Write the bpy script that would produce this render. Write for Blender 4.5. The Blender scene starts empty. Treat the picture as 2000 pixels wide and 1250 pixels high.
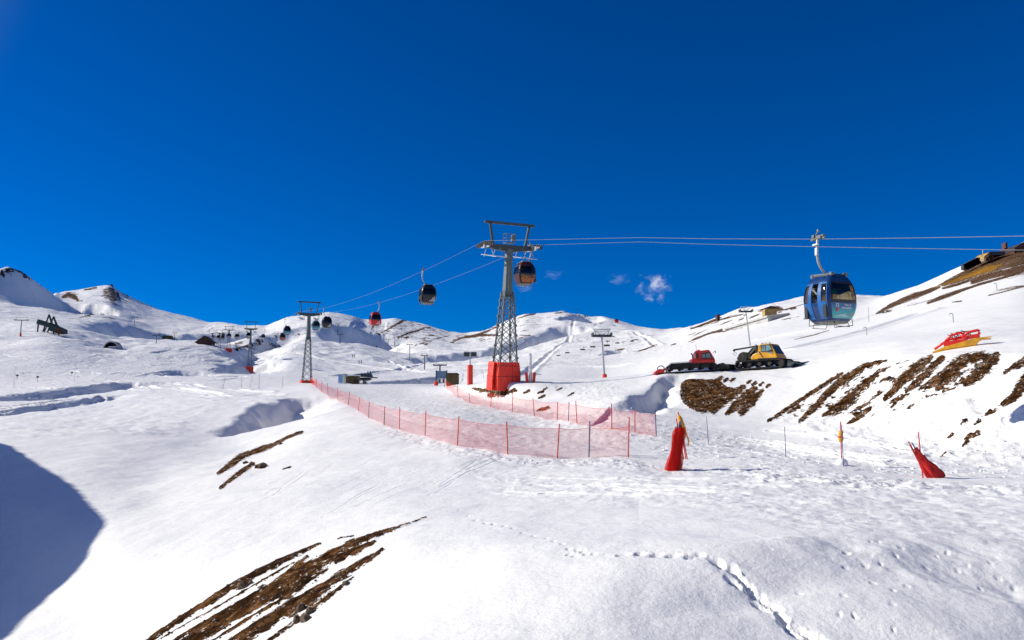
import bpy, bmesh, math, random
import numpy as np
from mathutils import Vector, Matrix
random.seed(7)
sc = bpy.context.scene
C = bpy.data.collections.new('ski_resort'); sc.collection.children.link(C)
PI = math.pi
# ------------------------------------------------------------------ camera
F = 1555.6; PITCH = math.radians(5.7); CP, SP = math.cos(PITCH), math.sin(PITCH)
cd = bpy.data.cameras.new('camera'); cam = bpy.data.objects.new('camera', cd); C.objects.link(cam)
cd.lens = 28; cd.sensor_width = 36; cd.clip_end = 20000; cd.clip_start = 0.1
cam.rotation_euler = (PI/2 + PITCH, 0, 0); sc.camera = cam

def ray(u, v):
    a = (np.asarray(u, float)-1000)/F; b = (625-np.asarray(v, float))/F
    return a, CP - b*SP, SP + b*CP
def polar(u, v):                       # pixel -> azimuth, tangent of elevation
    x, y, z = ray(u, v)
    return np.arctan2(x, y), z/np.hypot(x, y)
def at(u, v, r):                       # point on the pixel's ray at horizontal range r
    t, e = polar(u, v)
    return Vector((float(r*math.sin(t)), float(r*math.cos(t)), float(r*e)))
def project(x, y, z):
    d = y*CP + z*SP
    d = np.where(d > 0.5, d, 0.5)
    return 1000 + F*x/d, 625 - F*(-y*SP + z*CP)/d

# ------------------------------------------------------------------ noise
_rng = np.random.RandomState(3)
_perm = np.concatenate([_rng.permutation(512)]*3)
_ang = _rng.rand(512)*2*PI; _gx, _gy = np.cos(_ang), np.sin(_ang)
def pnoise(x, y):
    xi = np.floor(x).astype(np.int64); yi = np.floor(y).astype(np.int64)
    xf = x-xi; yf = y-yi; xi &= 511; yi &= 511
    s = xf*xf*xf*(xf*(xf*6-15)+10); t = yf*yf*yf*(yf*(yf*6-15)+10)
    def g(ix, iy, dx, dy):
        h = _perm[_perm[ix]+iy]
        return _gx[h]*dx + _gy[h]*dy
    a = g(xi, yi, xf, yf); b = g(xi+1, yi, xf-1, yf)
    c = g(xi, yi+1, xf, yf-1); d = g(xi+1, yi+1, xf-1, yf-1)
    return (a+s*(b-a)) + t*((c+s*(d-c))-(a+s*(b-a)))
def fbm(x, y, oct=4, gain=.5):
    r = 0; a = 1
    for i in range(oct):
        r = r + a*pnoise(x*2**i+17.3*i, y*2**i-9.1*i); a *= gain
    return r
def sstep(a, b, x):
    t = np.clip((x-a)/(b-a), 0, 1); return t*t*(3-2*t)
# ------------------------------------------------------------------ terrain sheet: a height field over (azimuth, range)
FINE = math.radians(37.5)
th = np.concatenate([np.linspace(-PI, -math.radians(85), 30)[:-1], np.linspace(-math.radians(85), -FINE, 190)[:-1], np.linspace(-FINE, FINE, 1080), np.linspace(FINE, PI, 46)[1:]])
def seg(a, b, n): return np.exp(np.linspace(math.log(a), math.log(b), n+1))[:-1]
rr = np.concatenate([seg(3, 7, 16), seg(7, 20, 300), seg(20, 100, 520), seg(100, 320, 240), seg(320, 1500, 280), seg(1500, 6000, 18), [6000.]])
NC, NR = len(th), len(rr)

def curve(pts, sig=6):                 # (u, v, r) knots -> r, z for every column
    p = sorted(pts); u = [q[0] for q in p]
    uu = np.linspace(-260, 2260, 2000)
    v = np.interp(uu, u, [q[1] for q in p]); r = np.exp(np.interp(uu, u, [math.log(q[2]) for q in p]))
    t, e = polar(uu, v)
    tc = np.clip(th, t[0], t[-1])
    R = np.interp(tc, t, r); E = np.interp(tc, t, e)
    if sig:
        k = np.exp(-.5*(np.arange(-3*sig, 3*sig+1)/sig)**2); k /= k.sum()
        n = 3*sig
        sm = lambda a: np.convolve(np.pad(a, n, mode='edge'), k, mode='valid')
        R = np.exp(sm(np.log(R))); E = sm(E)
    return R, R*E
cA = [(-150,1250,30),(0,1250,26),(200,1250,22),(400,1250,17.5),(600,1250,14),(800,1250,11.5),(1000,1250,10),(1100,1250,9.6),(1200,1250,9.5),(1400,1250,10.3),(1600,1250,11.4),(1800,1250,12.3),(2000,1250,12.9)]
cB = [(-150,1130,40),(0,1130,36),(200,1060,32),(400,1050,27),(600,1050,22),(800,1050,17.5),(1000,1066,14.3),(1100,1078,13.3),(1200,1085,12.6),(1390,1079,12.4),(1500,1068,12.9),(1600,1058,13.6),(1800,1052,14.8),(1900,1060,15.0),(2000,1080,14.8)]
cC = [(-150,960,56),(0,960,52),(100,960,49.5),(200,960,48),(300,958,47.5),(400,950,43),(500,950,38),(600,950,33.5),(800,950,28),(1000,955,25),(1200,955,23),(1400,955,22),(1600,955,22.5),(1800,960,23),(2000,965,23)]
cD = [(-150,872,80),(0,870,76),(100,878,70),(200,880,66.5),(300,880,68),(400,880,71),(460,878,70),(510,872,66),(600,850,62),(700,838,58),(760,840,54),(800,850,49.5),(890,870,40),(1000,887,36.5),(1090,895,34.5),(1225,893,34.5),(1300,907,32.5),(1400,905,32.5),(1535,906,32),(1645,914,31),(1800,930,29),(2000,938,28.5)]
cE = [(-150,800,130),(0,800,125),(200,800,115),(400,790,105),(500,785,104),(560,778,108),(600,770,114),(650,780,97),(700,798,82),(760,805,71),(800,806,66),(900,800,66),(1000,804,65),(1100,821,57),(1200,838,46.5),(1300,853,43.5),(1400,868,42),(1535,893,38.5),(1645,905,36),(1800,915,34),(2000,925,32)]
cF = [(-150,780,150),(0,780,145),(200,778,140),(400,770,127),(500,770,122),(560,764,124),(612,757,124),(660,764,120),(700,770,115),(800,775,105),(900,773,89),(1000,775,71),(1100,785,66),(1200,786,60),(1250,790,58),(1300,797,58),(1400,806,57),(1500,822,53),(1600,832,49),(1700,852,44.5),(1800,872,40.5),(1900,895,37),(2000,905,35)]
cG = [(-150,770,180),(0,765,170),(200,758,165),(400,755,155),(500,756,155),(560,751,170),(600,749,180),(635,751,172),(665,754,160),(700,755,150),(800,756,140),(870,757,112),(900,755,95),(950,752,82),(985,747,74),(1050,745,73),(1100,748,73),(1200,742,74),(1250,740,73),(1300,729,73),(1400,724,72),(1450,722,72),(1550,713,71),(1650,702,65),(1750,692,57),(1850,689,52.5),(1950,686,50.5),(2000,686,49)]
cH = [(-150,735,230),(0,735,230),(200,735,230),(400,729,275),(487,722,314),(560,732,262),(600,739,240),(650,748,215),(700,750,205),(800,751,203),(860,752,195),(920,750,150),(985,744,110),(1037,745,112),(1100,742,120),(1180,741,135),(1250,730,132),(1300,715,120),(1400,701,108),(1500,690,102),(1600,676,97),(1700,662,92),(1800,648,88),(1900,636,84),(2000,626,82)]
cI = [(-150,665,430),(0,660,420),(100,652,420),(220,680,400),(300,674,420),(400,672,440),(446,685,428),(487,692,405),(550,692,380),(600,700,360),(680,704,370),(800,722,330),(900,722,300),(1000,718,260),(1100,705,280),(1200,694,300),(1300,677,300),(1400,652,260),(1500,632,225),(1600,620,205),(1700,606,195),(1800,576,185),(1900,546,178),(2000,520,173)]
cJ = [(-150,600,700),(0,610,680),(200,630,650),(300,660,620),(400,660,620),(446,662,600),(500,662,560),(600,662,520),(700,672,520),(800,697,480),(900,697,450),(1000,690,450),(1100,672,470),(1200,666,470),(1300,657,420),(1400,632,330),(1500,606,272),(1600,592,258),(1700,591,245),(1800,556,230),(1900,510,215),(2000,482,205)]
cK = [(-150,575,960),(0,580,960),(60,580,970),(106,578,1000),(116,572,1250),(150,566,1400),(180,560,1430),(205,557,1450),(214,556,1450),(222,561,1450),(240,573,1440),(300,596,1380),(350,612,1300),(400,628,1180),(440,631,1050),(480,638,980),(520,641,900),(560,625,860),(600,619,840),(640,612,850),(668,614,880),(690,618,900),(712,626,1000),(740,626,1050),(770,621,1080),(800,628,1080),(830,634,1080),(860,644,1050),(880,650,1020),(910,653,1000),(950,646,980),(1000,624,960),(1025,614,950),(1060,613,950),(1100,609,930),(1118,612,920),(1130,613,920),(1165,619,900),(1180,620,890),(1210,628,860),(1250,639,800),(1300,647,720),(1340,645,620),(1400,626,440),(1450,608,370),(1500,599,345),(1540,591,340),(1570,586,340),(1640,581,390),(1680,580,390),(1720,582,370),(1745,586,330),(1790,574,270),(1830,558,255),(1870,540,248),(1900,524,244),(1940,506,240),(1970,490,236),(2000,474,232),(2150,415,225)]
KN = [curve(c, s) for c, s in [(cA,14),(cB,14),(cC,14),(cD,9),(cE,9),(cF,9),(cG,6),(cH,8),(cI,8),(cJ,8),(cK,2)]]
R0 = np.full(NC, 3.0); Z0 = KN[0][1]*.55 - 1.0
Rk, Zk = KN[-1]
ext = [(Rk*1.25, Zk*.86), (Rk*2.2, Zk*.5), (np.full(NC, 6500.), np.full(NC, 0.))]
X = np.log(np.array([R0]+[k[0] for k in KN]+[e[0] for e in ext])); Zn = np.array([Z0]+[k[1] for k in KN]+[e[1] for e in ext])
for i in range(1, len(X)): X[i] = np.maximum(X[i], X[i-1]+.012)
def pchip(x, y, q):
    h = np.diff(x); d = np.diff(y)/h; m = np.zeros_like(y)
    w1 = 2*h[1:]+h[:-1]; w2 = h[1:]+2*h[:-1]
    ok = d[1:]*d[:-1] > 0
    with np.errstate(divide='ignore', invalid='ignore'):
        mm = (w1+w2)/(w1/d[:-1]+w2/d[1:])
    m[1:-1] = np.where(ok, mm, 0); m[0] = d[0]; m[-1] = 0
    i = np.clip(np.searchsorted(x, q)-1, 0, len(x)-2); t = np.clip((q-x[i])/h[i], 0, 1)
    return ((1+2*t)*(1-t)**2)*y[i] + t*(1-t)**2*h[i]*m[i] + t*t*(3-2*t)*y[i+1] + t*t*(t-1)*h[i]*m[i+1]
lr = np.log(rr)
Z = np.empty((NR, NC))
_w = sstep(130, 260, rr); En = Zn/np.exp(X)
for c in range(NC): Z[:, c] = pchip(X[:, c], Zn[:, c], lr)*(1-_w) + rr*pchip(X[:, c], En[:, c], lr)*_w
TH, RR = np.meshgrid(th, rr); PX = RR*np.sin(TH); PY = RR*np.cos(TH)

def polydist(P, x, y):                 # distance, parameter, side (>0 = right of travel) to a 2-D polyline
    best = np.full(x.shape, 1e18); par = np.zeros(x.shape); side = np.zeros(x.shape)
    for i in range(len(P)-1):
        ax, ay = P[i][:2]; bx, by = P[i+1][:2]; dx, dy = bx-ax, by-ay; L = dx*dx+dy*dy+1e-9
        t = np.clip(((x-ax)*dx+(y-ay)*dy)/L, 0, 1)
        ex, ey = x-ax-t*dx, y-ay-t*dy; d = ex*ex+ey*ey
        m = d < best
        best = np.where(m, d, best); par = np.where(m, i+t, par); side = np.where(m, ex*dy-ey*dx, side)
    return np.sqrt(best), par, side
def ridge(pts, left, right, w, k, reach):   # snow ridge along 3-D crest points; flank slopes left / right of travel
    P = [at(*p) for p in pts]
    x0 = min(p.x for p in P)-reach; x1 = max(p.x for p in P)+reach; y0 = min(p.y for p in P)-reach; y1 = max(p.y for p in P)+reach
    ii = np.nonzero((PX > x0) & (PX < x1) & (PY > y0) & (PY < y1))
    d, t, s = polydist(P, PX[ii], PY[ii])
    zl = np.interp(t, range(len(P)), [p.z for p in P])
    sl = left + (right-left)*sstep(-1, 1, s/(np.abs(s)+1e-6)*np.clip(d/w, 0, 1))
    h = zl - sl*(np.sqrt(d*d+w*w)-w)
    h = h - 60*sstep(.55*reach, reach, d)**2 - 2*k*sstep(.4*reach, reach, d)
    a = Z[ii]; n = .5*(a+h+np.sqrt((a-h)**2+k*k)); Z[ii] = a+(n-a)*sstep(reach, .9*reach, d)
def scarp(pts, slope, depth, reach, w=None):     # the ground falls away to the right of the line, then climbs back
    P = [at(*p) for p in pts]; run = depth/slope; w = w or run*.3
    x0 = min(p.x for p in P)-reach; x1 = max(p.x for p in P)+reach; y0 = min(p.y for p in P)-reach; y1 = max(p.y for p in P)+reach
    ii = np.nonzero((PX > x0) & (PX < x1) & (PY > y0) & (PY < y1))
    wb = .55*run+.3; xx, yy = PX[ii], PY[ii]; n = len(P)-1
    d, t, s = polydist(P, xx+wb*fbm(xx/(run*3+2), yy/(run*3+2)+5, 4, .6), yy+wb*fbm(xx/(run*3+2)+9, yy/(run*3+2), 4, .6))
    end = sstep(0, .25, t/n)*sstep(1, .8, t/n) if n > 0 else 1
    f = np.where(s > 0, np.clip((np.sqrt(d*d+w*w)-w)/run, 0, 1)*sstep(reach, run, d), 0)
    # smooth bottom
    f = f*f*(3-2*f)*.35 + f*.65
    Z[ii] -= depth*f*end
def dent(u, v, r, sx, sy, depth, ang=0):
    p = at(u, v, r); c, s = math.cos(ang), math.sin(ang)
    m = 3.2*max(sx, sy)
    ii = np.nonzero((np.abs(PX-p.x) < m) & (np.abs(PY-p.y) < m))
    dx, dy = PX[ii]-p.x, PY[ii]-p.y; a, b = dx*c+dy*s, -dx*s+dy*c
    Z[ii] -= depth*np.exp(-.5*((a/sx)**2+(b/sy)**2))
#RIDGES
SUN_EL = math.radians(29); SUN_H = Vector((-0.985, 0.17, 0)).normalized()
SUN = Vector((SUN_H.x*math.cos(SUN_EL), SUN_H.y*math.cos(SUN_EL), math.sin(SUN_EL)))
def zat(x, y):
    r = math.hypot(x, y); t = math.atan2(x, y)
    i = np.searchsorted(rr, r)-1; i = min(max(i, 0), NR-2); c = min(max(int(np.searchsorted(th, t))-1, 0), NC-2)
    a = (r-rr[i])/(rr[i+1]-rr[i]); b = (t-th[c])/(th[c+1]-th[c])
    return (Z[i,c]*(1-a)+Z[i+1,c]*a)*(1-b)+(Z[i,c+1]*(1-a)+Z[i+1,c+1]*a)*b
def G(u, v, rmin=6.0, rmax=5000.):     # where the pixel's ray first meets the terrain
    t, e = polar(u, v); t = float(t); e = float(e)
    c = min(max(int(np.searchsorted(th, t))-1, 0), NC-2); b = (t-th[c])/(th[c+1]-th[c])
    z = Z[:, c]*(1-b)+Z[:, c+1]*b
    f = z/rr - e
    ok = np.nonzero((f >= 0) & (rr >= rmin) & (rr <= rmax))[0]
    if len(ok) == 0: i = int(np.argmax(np.where((rr >= rmin) & (rr <= rmax), f, -9))); r = rr[i]
    else:
        i = ok[0]; r = rr[i]
        if i > 0 and f[i-1] < 0: r = rr[i-1] + (rr[i]-rr[i-1])*(-f[i-1])/(f[i]-f[i-1])
    x, y = r*math.sin(t), r*math.cos(t)
    return Vector((x, y, zat(x, y)))
def ground(x, y): return Vector((x, y, zat(x, y)))

# --- mountains: scarps throw their right flanks into shade
ridge([(-60,560,820),(14,522,860),(38,530,870),(70,551,885),(108,577,905),(130,592,915)], .5, 1.0, 3, 3, 200)
ridge([(-60,569,800),(0,570,800),(60,575,800),(125,588,800),(165,598,800),(205,609,800),(250,641,810),(300,665,830)], .3, .85, 5, 4, 170)
scarp([(-60,550,800),(-10,546,820),(25,537,845),(38,530,868),(70,552,884),(108,578,904),(130,593,914)], 1.1, 34, 110)
scarp([(205,612,1200),(214,592,1280),(222,574,1350),(226,561,1420)], 1.2, 55, 170)
ridge([(150,580,1250),(200,566,1350),(216,557,1440)], .5, .9, 3, 3, 90)
scarp([(95,652,500),(130,636,560),(165,622,630),(205,611,715),(215,612,735)], 1.0, 34, 150)
ridge([(540,655,560),(600,643,610),(630,636,660),(640,650,690)], .3, .9, 4, 3, 90)
scarp([(388,702,285),(408,694,305),(430,690,335),(462,690,372),(475,694,385)], .9, 6, 30)
scarp([(390,684,375),(412,677,395),(432,673,430),(455,671,470),(470,674,490)], .9, 8, 40)
scarp([(450,670,470),(470,662,505),(495,659,545),(520,660,580)], .9, 8, 40)
scarp([(598,662,530),(610,652,560),(626,640,610),(634,626,660),(640,622,680)], 1.0, 22, 80)
scarp([(750,680,420),(800,680,470),(900,685,520),(1000,687,580),(1070,680,660)], 1.1, 15, 60)
scarp([(1076,670,690),(1086,655,740),(1094,643,780),(1104,634,820),(1112,628,850)], 1.2, 17, 48)
scarp([(1068,624,850),(1085,618,880),(1105,614,910),(1124,613,935)], 1.0, 14, 60)
scarp([(1052,686,575),(1062,676,600),(1072,664,640),(1076,660,655)], 1.1, 12, 40)
scarp([(1160,702,290),(1175,694,310),(1190,692,335)], .9, 4, 22)
scarp([(285,716,248),(302,706,262),(318,697,282),(330,694,292)], .9, 4, 22)
scarp([(420,722,235),(440,724,245),(470,731,245),(500,741,240)], .9, 2.5, 10)
# --- near banks
scarp([(-110,772,145),(-20,764,155),(60,758,164),(140,752,174),(205,744,190),(225,745,196)], .95, 3.6, 17)
scarp([(-80,799,114),(0,795,120),(90,789,128),(180,783,140),(215,782,146)], .8, 1.0, 6)
scarp([(392,834,81),(420,818,85),(450,806,91),(485,800,99),(512,803,104)], .9, 2.6, 13)
scarp([(485,806,92),(510,800,97),(540,793,104),(565,790,110)], .9, 1.8, 9)
scarp([(630,741,200),(680,742,212),(740,745,228),(800,747,245),(850,749,260)], .9, 3.0, 15)
scarp([(790,742,208),(802,726,225),(815,712,248),(825,708,258)], 1.0, 6, 26)
ridge([(1195,796,54.5),(1240,770,60.5),(1272,752,66),(1305,738,70.5)], .35, .8, .6, .5, 8)
dent(1292, 788, 61.5, 1.5, 2.4, .6, .5)
scarp([(1210,795,54.5),(1235,777,58.5),(1258,761,63),(1284,747,67.5),(1308,737,71)], 1.1, 1.15, 2.8)
# --- foreground hump crest
_k = int(np.searchsorted(rr, 24)); _z = Z[:_k].copy()
ridge([(1020,1300,8.9),(1075,1262,9.4),(1180,1190,10.3),(1290,1115,11.55),(1388,1082,12.4),(1480,1074,12.85),(1570,1068,13.2),(1660,1066,13.7)], .2, .2, .8, .25, 6)
_d = Z[:_k]-_z
for ax in (0, 1, 0, 1):
    _d = sum(np.roll(_d, q, ax) for q in range(-11, 12))/23
Z[:_k] = _z+_d
# --- unseen hill added on the left, crest shaped to throw the big gully shadow
bd = [(-120,850),(0,862),(30,874),(57,891),(94,915),(135,944),(163,964),(188,989),(201,1005),(206,1021),(201,1039),(190,1054),(180,1067),(176,1083),(170,1099),(157,1116),(135,1136),(102,1161),(80,1185),(52,1211),(18,1246),(-60,1305),(-140,1355)]
bp = []
for (u0, v0), (u1, v1) in zip(bd[:-1], bd[1:]):
    for k in range(24): bp.append(G(u0+(u1-u0)*k/24, v0+(v1-v0)*k/24))
bp.sort(key=lambda p: p.y)
hz = np.full(Z.shape, -1e9); ii = np.nonzero((PX < -8) & (PX > -190) & (PY > -40) & (PY < 190)); hv = np.full(len(ii[0]), -1e9)
crest = []
for p in bp:
    t = 26.0
    while math.atan2(p.x+t*SUN_H.x, p.y+t*SUN_H.y) > math.radians(-42): t += 1
    crest.append((p.x+t*SUN_H.x, p.y+t*SUN_H.y, p.z+t*math.tan(SUN_EL)))
crest.insert(0, (crest[0][0], crest[0][1]-25, crest[0][2]))
for (x, y, z) in crest:
    hv = np.maximum(hv, z - 1.25*np.hypot(PX[ii]-x, PY[ii]-y))
Z[ii] = np.maximum(Z[ii], hv)

# --- piste and chopped snow: relief noise by zone
U, V = project(PX, PY, np.where(True, Z, 0)); vis = (np.abs(TH) < FINE+.02)
def zone(poly, soft=25, r0=0, r1=1e9):  # soft-edged mask of a patch of ground
    ii = np.nonzero(vis & (RR > r0) & (RR < r1) & (U > min(p[0] for p in poly)-60) & (U < max(p[0] for p in poly)+60) & (V > min(p[1] for p in poly)-60) & (V < max(p[1] for p in poly)+60))
    x, y = U[ii], V[ii]; ins = np.zeros(x.shape, bool); n = len(poly)
    for i in range(n):
        x0, y0 = poly[i]; x1, y1 = poly[(i+1) % n]
        cr = ((y0 > y) != (y1 > y)) & (x < (x1-x0)*(y-y0)/((y1-y0) or 1e-9)+x0); ins ^= cr
    d, _, _ = polydist(list(poly)+[poly[0]], x, y)
    m = np.zeros(Z.shape, np.float32); m[ii] = sstep(-soft, soft, np.where(ins, d, -d))
    return m
def streak(pts, r0=0, r1=1e9):         # tapered strip (u, v, half width): 0.5 on its edge
    ii = np.nonzero(vis & (RR > r0) & (RR < r1) & (U > min(p[0] for p in pts)-40) & (U < max(p[0] for p in pts)+40) & (V > min(p[1] for p in pts)-40) & (V < max(p[1] for p in pts)+40))
    d, t, s = polydist(pts, U[ii], V[ii]); w = np.interp(t, range(len(pts)), [p[2] for p in pts])
    m = np.zeros(Z.shape, np.float32); m[ii] = np.clip(.5+.5*(w-d)/np.maximum(w, 2.5), 0, 1)
    return m
chop = zone([(880,775),(960,790),(1100,830),(1240,860),(1310,905),(1420,905),(1640,925),(2000,945),(2000,905),(1650,870),(1420,845),(1330,815),(1240,775),(1200,745),(1060,745),(1150,800),(1060,800),(950,775)], 12, 30, 100)
chop2 = zone([(1520,820),(1640,815),(1780,770),(1900,740),(2000,800),(2000,910),(1820,895),(1650,855)], 18, 25, 70)
edge = zone([(760,830),(890,872),(1000,890),(1230,896),(1310,925),(1500,912),(1820,940),(2000,945),(2000,965),(1700,960),(1400,930),(1000,905),(880,885),(740,845)], 8, 22, 60)
shelf = zone([(900,915),(1300,930),(2000,950),(2000,1080),(1850,1040),(1600,1035),(1400,1000),(1000,970)], 20, 14, 34)
left = zone([(0,690),(180,690),(300,720),(560,745),(590,780),(520,800),(440,790),(330,860),(150,880),(0,850)], 20, 80, 260)
pist = zone([(620,750),(860,757),(960,790),(1230,860),(1230,885),(1000,882),(890,862),(760,805),(660,770)], 8, 30, 180)
rough = zone([(1500,1060),(1560,1040),(1720,1030),(1860,1050),(2000,1090),(2000,1200),(1850,1160),(1700,1120),(1560,1090)], 30, 11, 22)
n_big = fbm(PX*.11, PY*.11, 3); n_mid = fbm(PX*.5, PY*.5, 3); n_fine = fbm(PX*2.1, PY*2.1, 3); n_chop = fbm(PX*1.5+4, PY*1.1, 4, .6)
nearw = sstep(150, 60, RR)
Z += nearw*(.22*n_big*sstep(10, 40, RR) + .05*n_mid)
Z += nearw*.012*n_fine
Z += chop*(.055*np.maximum(n_chop, -.1)+.03*n_fine) + chop2*(.20*n_mid+.07*n_chop+.03*n_fine) + edge*(.07*n_chop+.04*n_fine) + pist*(.045*n_chop)
Z += shelf*(.03*fbm(PX*.45+.2*PY, PY*.9, 4) + .03*n_fine) + rough*(.085*fbm(PX*.9+PY*.5, PY*.7-PX*.3, 4))
Z += left*(.20*fbm(PX*.10+.03*PY, PY*.22, 4)+.09*n_mid)
far = sstep(150, 420, RR)*sstep(2500, 1300, RR)
Z += far*(3.0*fbm(PX*.006, PY*.006, 4) + 2.2*(.35-np.abs(fbm(PX*.022+3, PY*.016, 4))) + .6*fbm(PX*.06, PY*.06, 3) + .3*fbm(PX*.2, PY*.2, 2))
mog = sstep(250, 330, RR)*zone([(150,652),(250,650),(300,670),(250,690),(180,690)], 8, 250, 700)
Z += mog*1.6*pnoise(PX*.11, PY*.11)
rmog = zone([(610,660),(680,655),(690,690),(620,695)], 6, 330, 600) + zone([(760,672),(1000,690),(960,730),(840,715)], 10, 250, 520)
Z += np.clip(rmog, 0, 1)*1.3*pnoise(PX*.12, PY*.1)
# ski tracks and ruts: grooves along long lines
def groove(pts, width, depth, r0=0, r1=1e9, rim=.5):
    P = [G(*p) for p in pts]; q = [P[0]]
    for a, b in zip(P[:-1], P[1:]):
        for k in range(1, 5): q.append(a.lerp(b, k/4))
    x0 = min(p.x for p in q)-4*width; x1 = max(p.x for p in q)+4*width; y0 = min(p.y for p in q)-4*width; y1 = max(p.y for p in q)+4*width
    ii = np.nonzero((PX > x0) & (PX < x1) & (PY > y0) & (PY < y1))
    d, t, s = polydist(q, PX[ii], PY[ii])
    Z[ii] += -depth*np.exp(-(d/width)**2) + rim*depth*np.exp(-((d-1.7*width)/(.7*width))**2)
R2 = random.Random(5)
for k in range(34):                    # looping ski tracks on the left plateau
    u = R2.uniform(0, 420); v = R2.uniform(690, 775); L = R2.uniform(60, 200); a = R2.uniform(-.12, .1)
    groove([(u+L*s/4, v+a*L*s/4+R2.uniform(-3, 3)) for s in range(5)], R2.uniform(.35, .7), R2.uniform(.12, .28))
for o in (0, 7, 16):                   # ruts of the track to the lower left
    groove([(0,796+o*.6),(60,790+o*.7),(130,783+o*.5),(200,778+o*.4)], .5, .35)
for k in range(14):                    # groomer marks on the shelf
    u = R2.uniform(950, 1700); v = R2.uniform(925, 965)
    groove([(u, v), (u+120, v+R2.uniform(0, 6)), (u+260, v+R2.uniform(2, 10))], .12, R2.uniform(.03, .07))
for k in range(22):                    # faint slide marks down the white slope and curving tracks on the right flank
    u = R2.uniform(620, 1000); v = R2.uniform(880, 950)
    groove([(u, v), (u-60, v+R2.uniform(18, 30)), (u-130, v+R2.uniform(50, 70))], .05, R2.uniform(.008, .02))
for k in range(16):
    u = R2.uniform(1250, 1700); v = R2.uniform(840, 885)
    groove([(u, v), (u+80, v+10+R2.uniform(-2, 2)), (u+180, v+26+R2.uniform(-3, 3))], .13, R2.uniform(.05, .1), 28, 60)
def pit(u, v, sx, sy, depth, ang=0.0, rim=.45):
    p = G(u, v); m = 4*max(sx, sy); c, s = math.cos(ang), math.sin(ang)
    ii = np.nonzero((np.abs(PX-p.x) < m) & (np.abs(PY-p.y) < m))
    dx, dy = PX[ii]-p.x, PY[ii]-p.y; a, b = (dx*c+dy*s)/sx, (-dx*s+dy*c)/sy; d = np.sqrt(a*a+b*b)
    d = d*(1+.45*fbm(PX[ii]*6+u, PY[ii]*6, 2)); jig = fbm(PX[ii]*14, PY[ii]*14, 2)
    Z[ii] += -depth*np.exp(-.7*d**4)*(1+.5*jig) + rim*depth*np.exp(-((d-1.5)/.45)**2)*np.maximum(0, .3+1.6*jig)
foot = [(885,985),(897,996),(912,1008),(930,1016),(946,1022),(962,1024),(985,1028),(1000,1032),(1023,1041),(1045,1047),(1065,1051),(1080,1057),(1098,1062),(1110,1072),(1112,1083),(1128,1074),(1125,1085),(1140,1077),(1147,1082),(1160,1082)]
for u, v in foot: pit(u+R2.uniform(-3, 3), v, .042, .06, .028, R2.uniform(-.5, .5), .12)
for u, v in [(1217,1083),(1250,1082),(1282,1085),(1315,1085),(1347,1088),(1362,1084)]: pit(u, v, .085, .06, .05, R2.uniform(-.3, .3), .15)
tr_ = [(1398,1098),(1412,1108),(1432,1117),(1430,1136),(1446,1132),(1460,1147),(1468,1158),(1482,1170),(1490,1190),(1506,1188),(1524,1206),(1536,1222),(1548,1238),(1570,1236),(1592,1246),(1610,1262)]
_a, _b = G(1395,1095), G(1600,1252); ta = math.atan2(-(_b.x-_a.x), _b.y-_a.y)
groove([(1390,1090),(1440,1128),(1490,1178),(1540,1218),(1610,1265)], .14, .018, rim=.25)
for u, v in tr_: pit(u+R2.uniform(-4, 4), v+R2.uniform(-3, 3), R2.uniform(.04,.06), R2.uniform(.09,.13), R2.uniform(.06,.10), ta+R2.uniform(-.25, .25), .18)
for u, v in [(1505,1072),(1652,1080),(1690,1105),(1700,1058),(1750,1085),(1720,1102),(1715,1058),(1655,1082),(1650,1108),(1704,1138),(1745,1153),(1772,1145),(1743,1180),(1640,1200),(1668,1203),(1745,1230),(1760,1070),(1830,1087),(1870,1115),(1890,1105),(1950,1130),(1935,1100),(1980,1150),(1648,1163),(1560,1160),(1810,1110),(1850,1080),(1915,1150),(1700,1085)]:
    pit(u, v, R2.uniform(.02, .04), R2.uniform(.03, .05), R2.uniform(.014, .03), R2.uniform(-1, 1), .12)
for k in range(13):                    # groomed lines on the broad far piste, lift lines and traverses on the hills
    u = 690+5.2*k; groove([(u, 630), (u-4, 648), (u-12, 668)], 1.3, .7, 500, 1200)
for pts in [[(405,640),(425,634),(450,632)],[(395,650),(420,640),(440,636)],[(1015,735),(1040,718),(1062,700),(1085,682),(1110,664)],[(1110,668),(1118,640),(1126,616)],[(1240,648),(1265,662),(1285,676)],[(560,690),(620,700),(690,712),(760,722)],[(1080,718),(1140,716),(1230,712)],[(1010,722),(1060,712),(1110,708)],[(700,690),(760,705),(830,728)],[(300,690),(360,682),(430,688)],[(650,735),(760,725),(860,704)],[(1560,680),(1680,650),(1800,612)],[(1500,660),(1620,640),(1760,600)]]:
    groove(pts, 1.1, .55)
# ------------------------------------------------------------------ bare earth showing through
U, V = project(PX, PY, Z)
dirt = np.zeros(Z.shape, np.float32); grass = np.zeros(Z.shape, np.float32)
def D(pts, r0=0, r1=1e9):
    global dirt
    dirt = np.maximum(dirt, streak(pts, r0, r1))
def DP(poly, soft=6, r0=0, r1=1e9, k=1.0):
    global dirt
    dirt = np.maximum(dirt, zone(poly, soft, r0, r1)*k)
nr = (8, 34)
D([(270,1265,5),(330,1224,6),(400,1180,6),(450,1148,7),(500,1120,6),(540,1101,6),(580,1082,5),(625,1062,2)], *nr)
D([(320,1265,3),(380,1228,4),(430,1200,4),(490,1165,4),(530,1143,4),(560,1122,5),(585,1100,5),(600,1088,3)], *nr)
D([(350,1268,13),(420,1222,13),(470,1190,13),(520,1165,16),(570,1138,20),(610,1113,19),(640,1090,10),(690,1062,8),(735,1045,6),(770,1033,3),(800,1022,1.5)], *nr)
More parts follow.
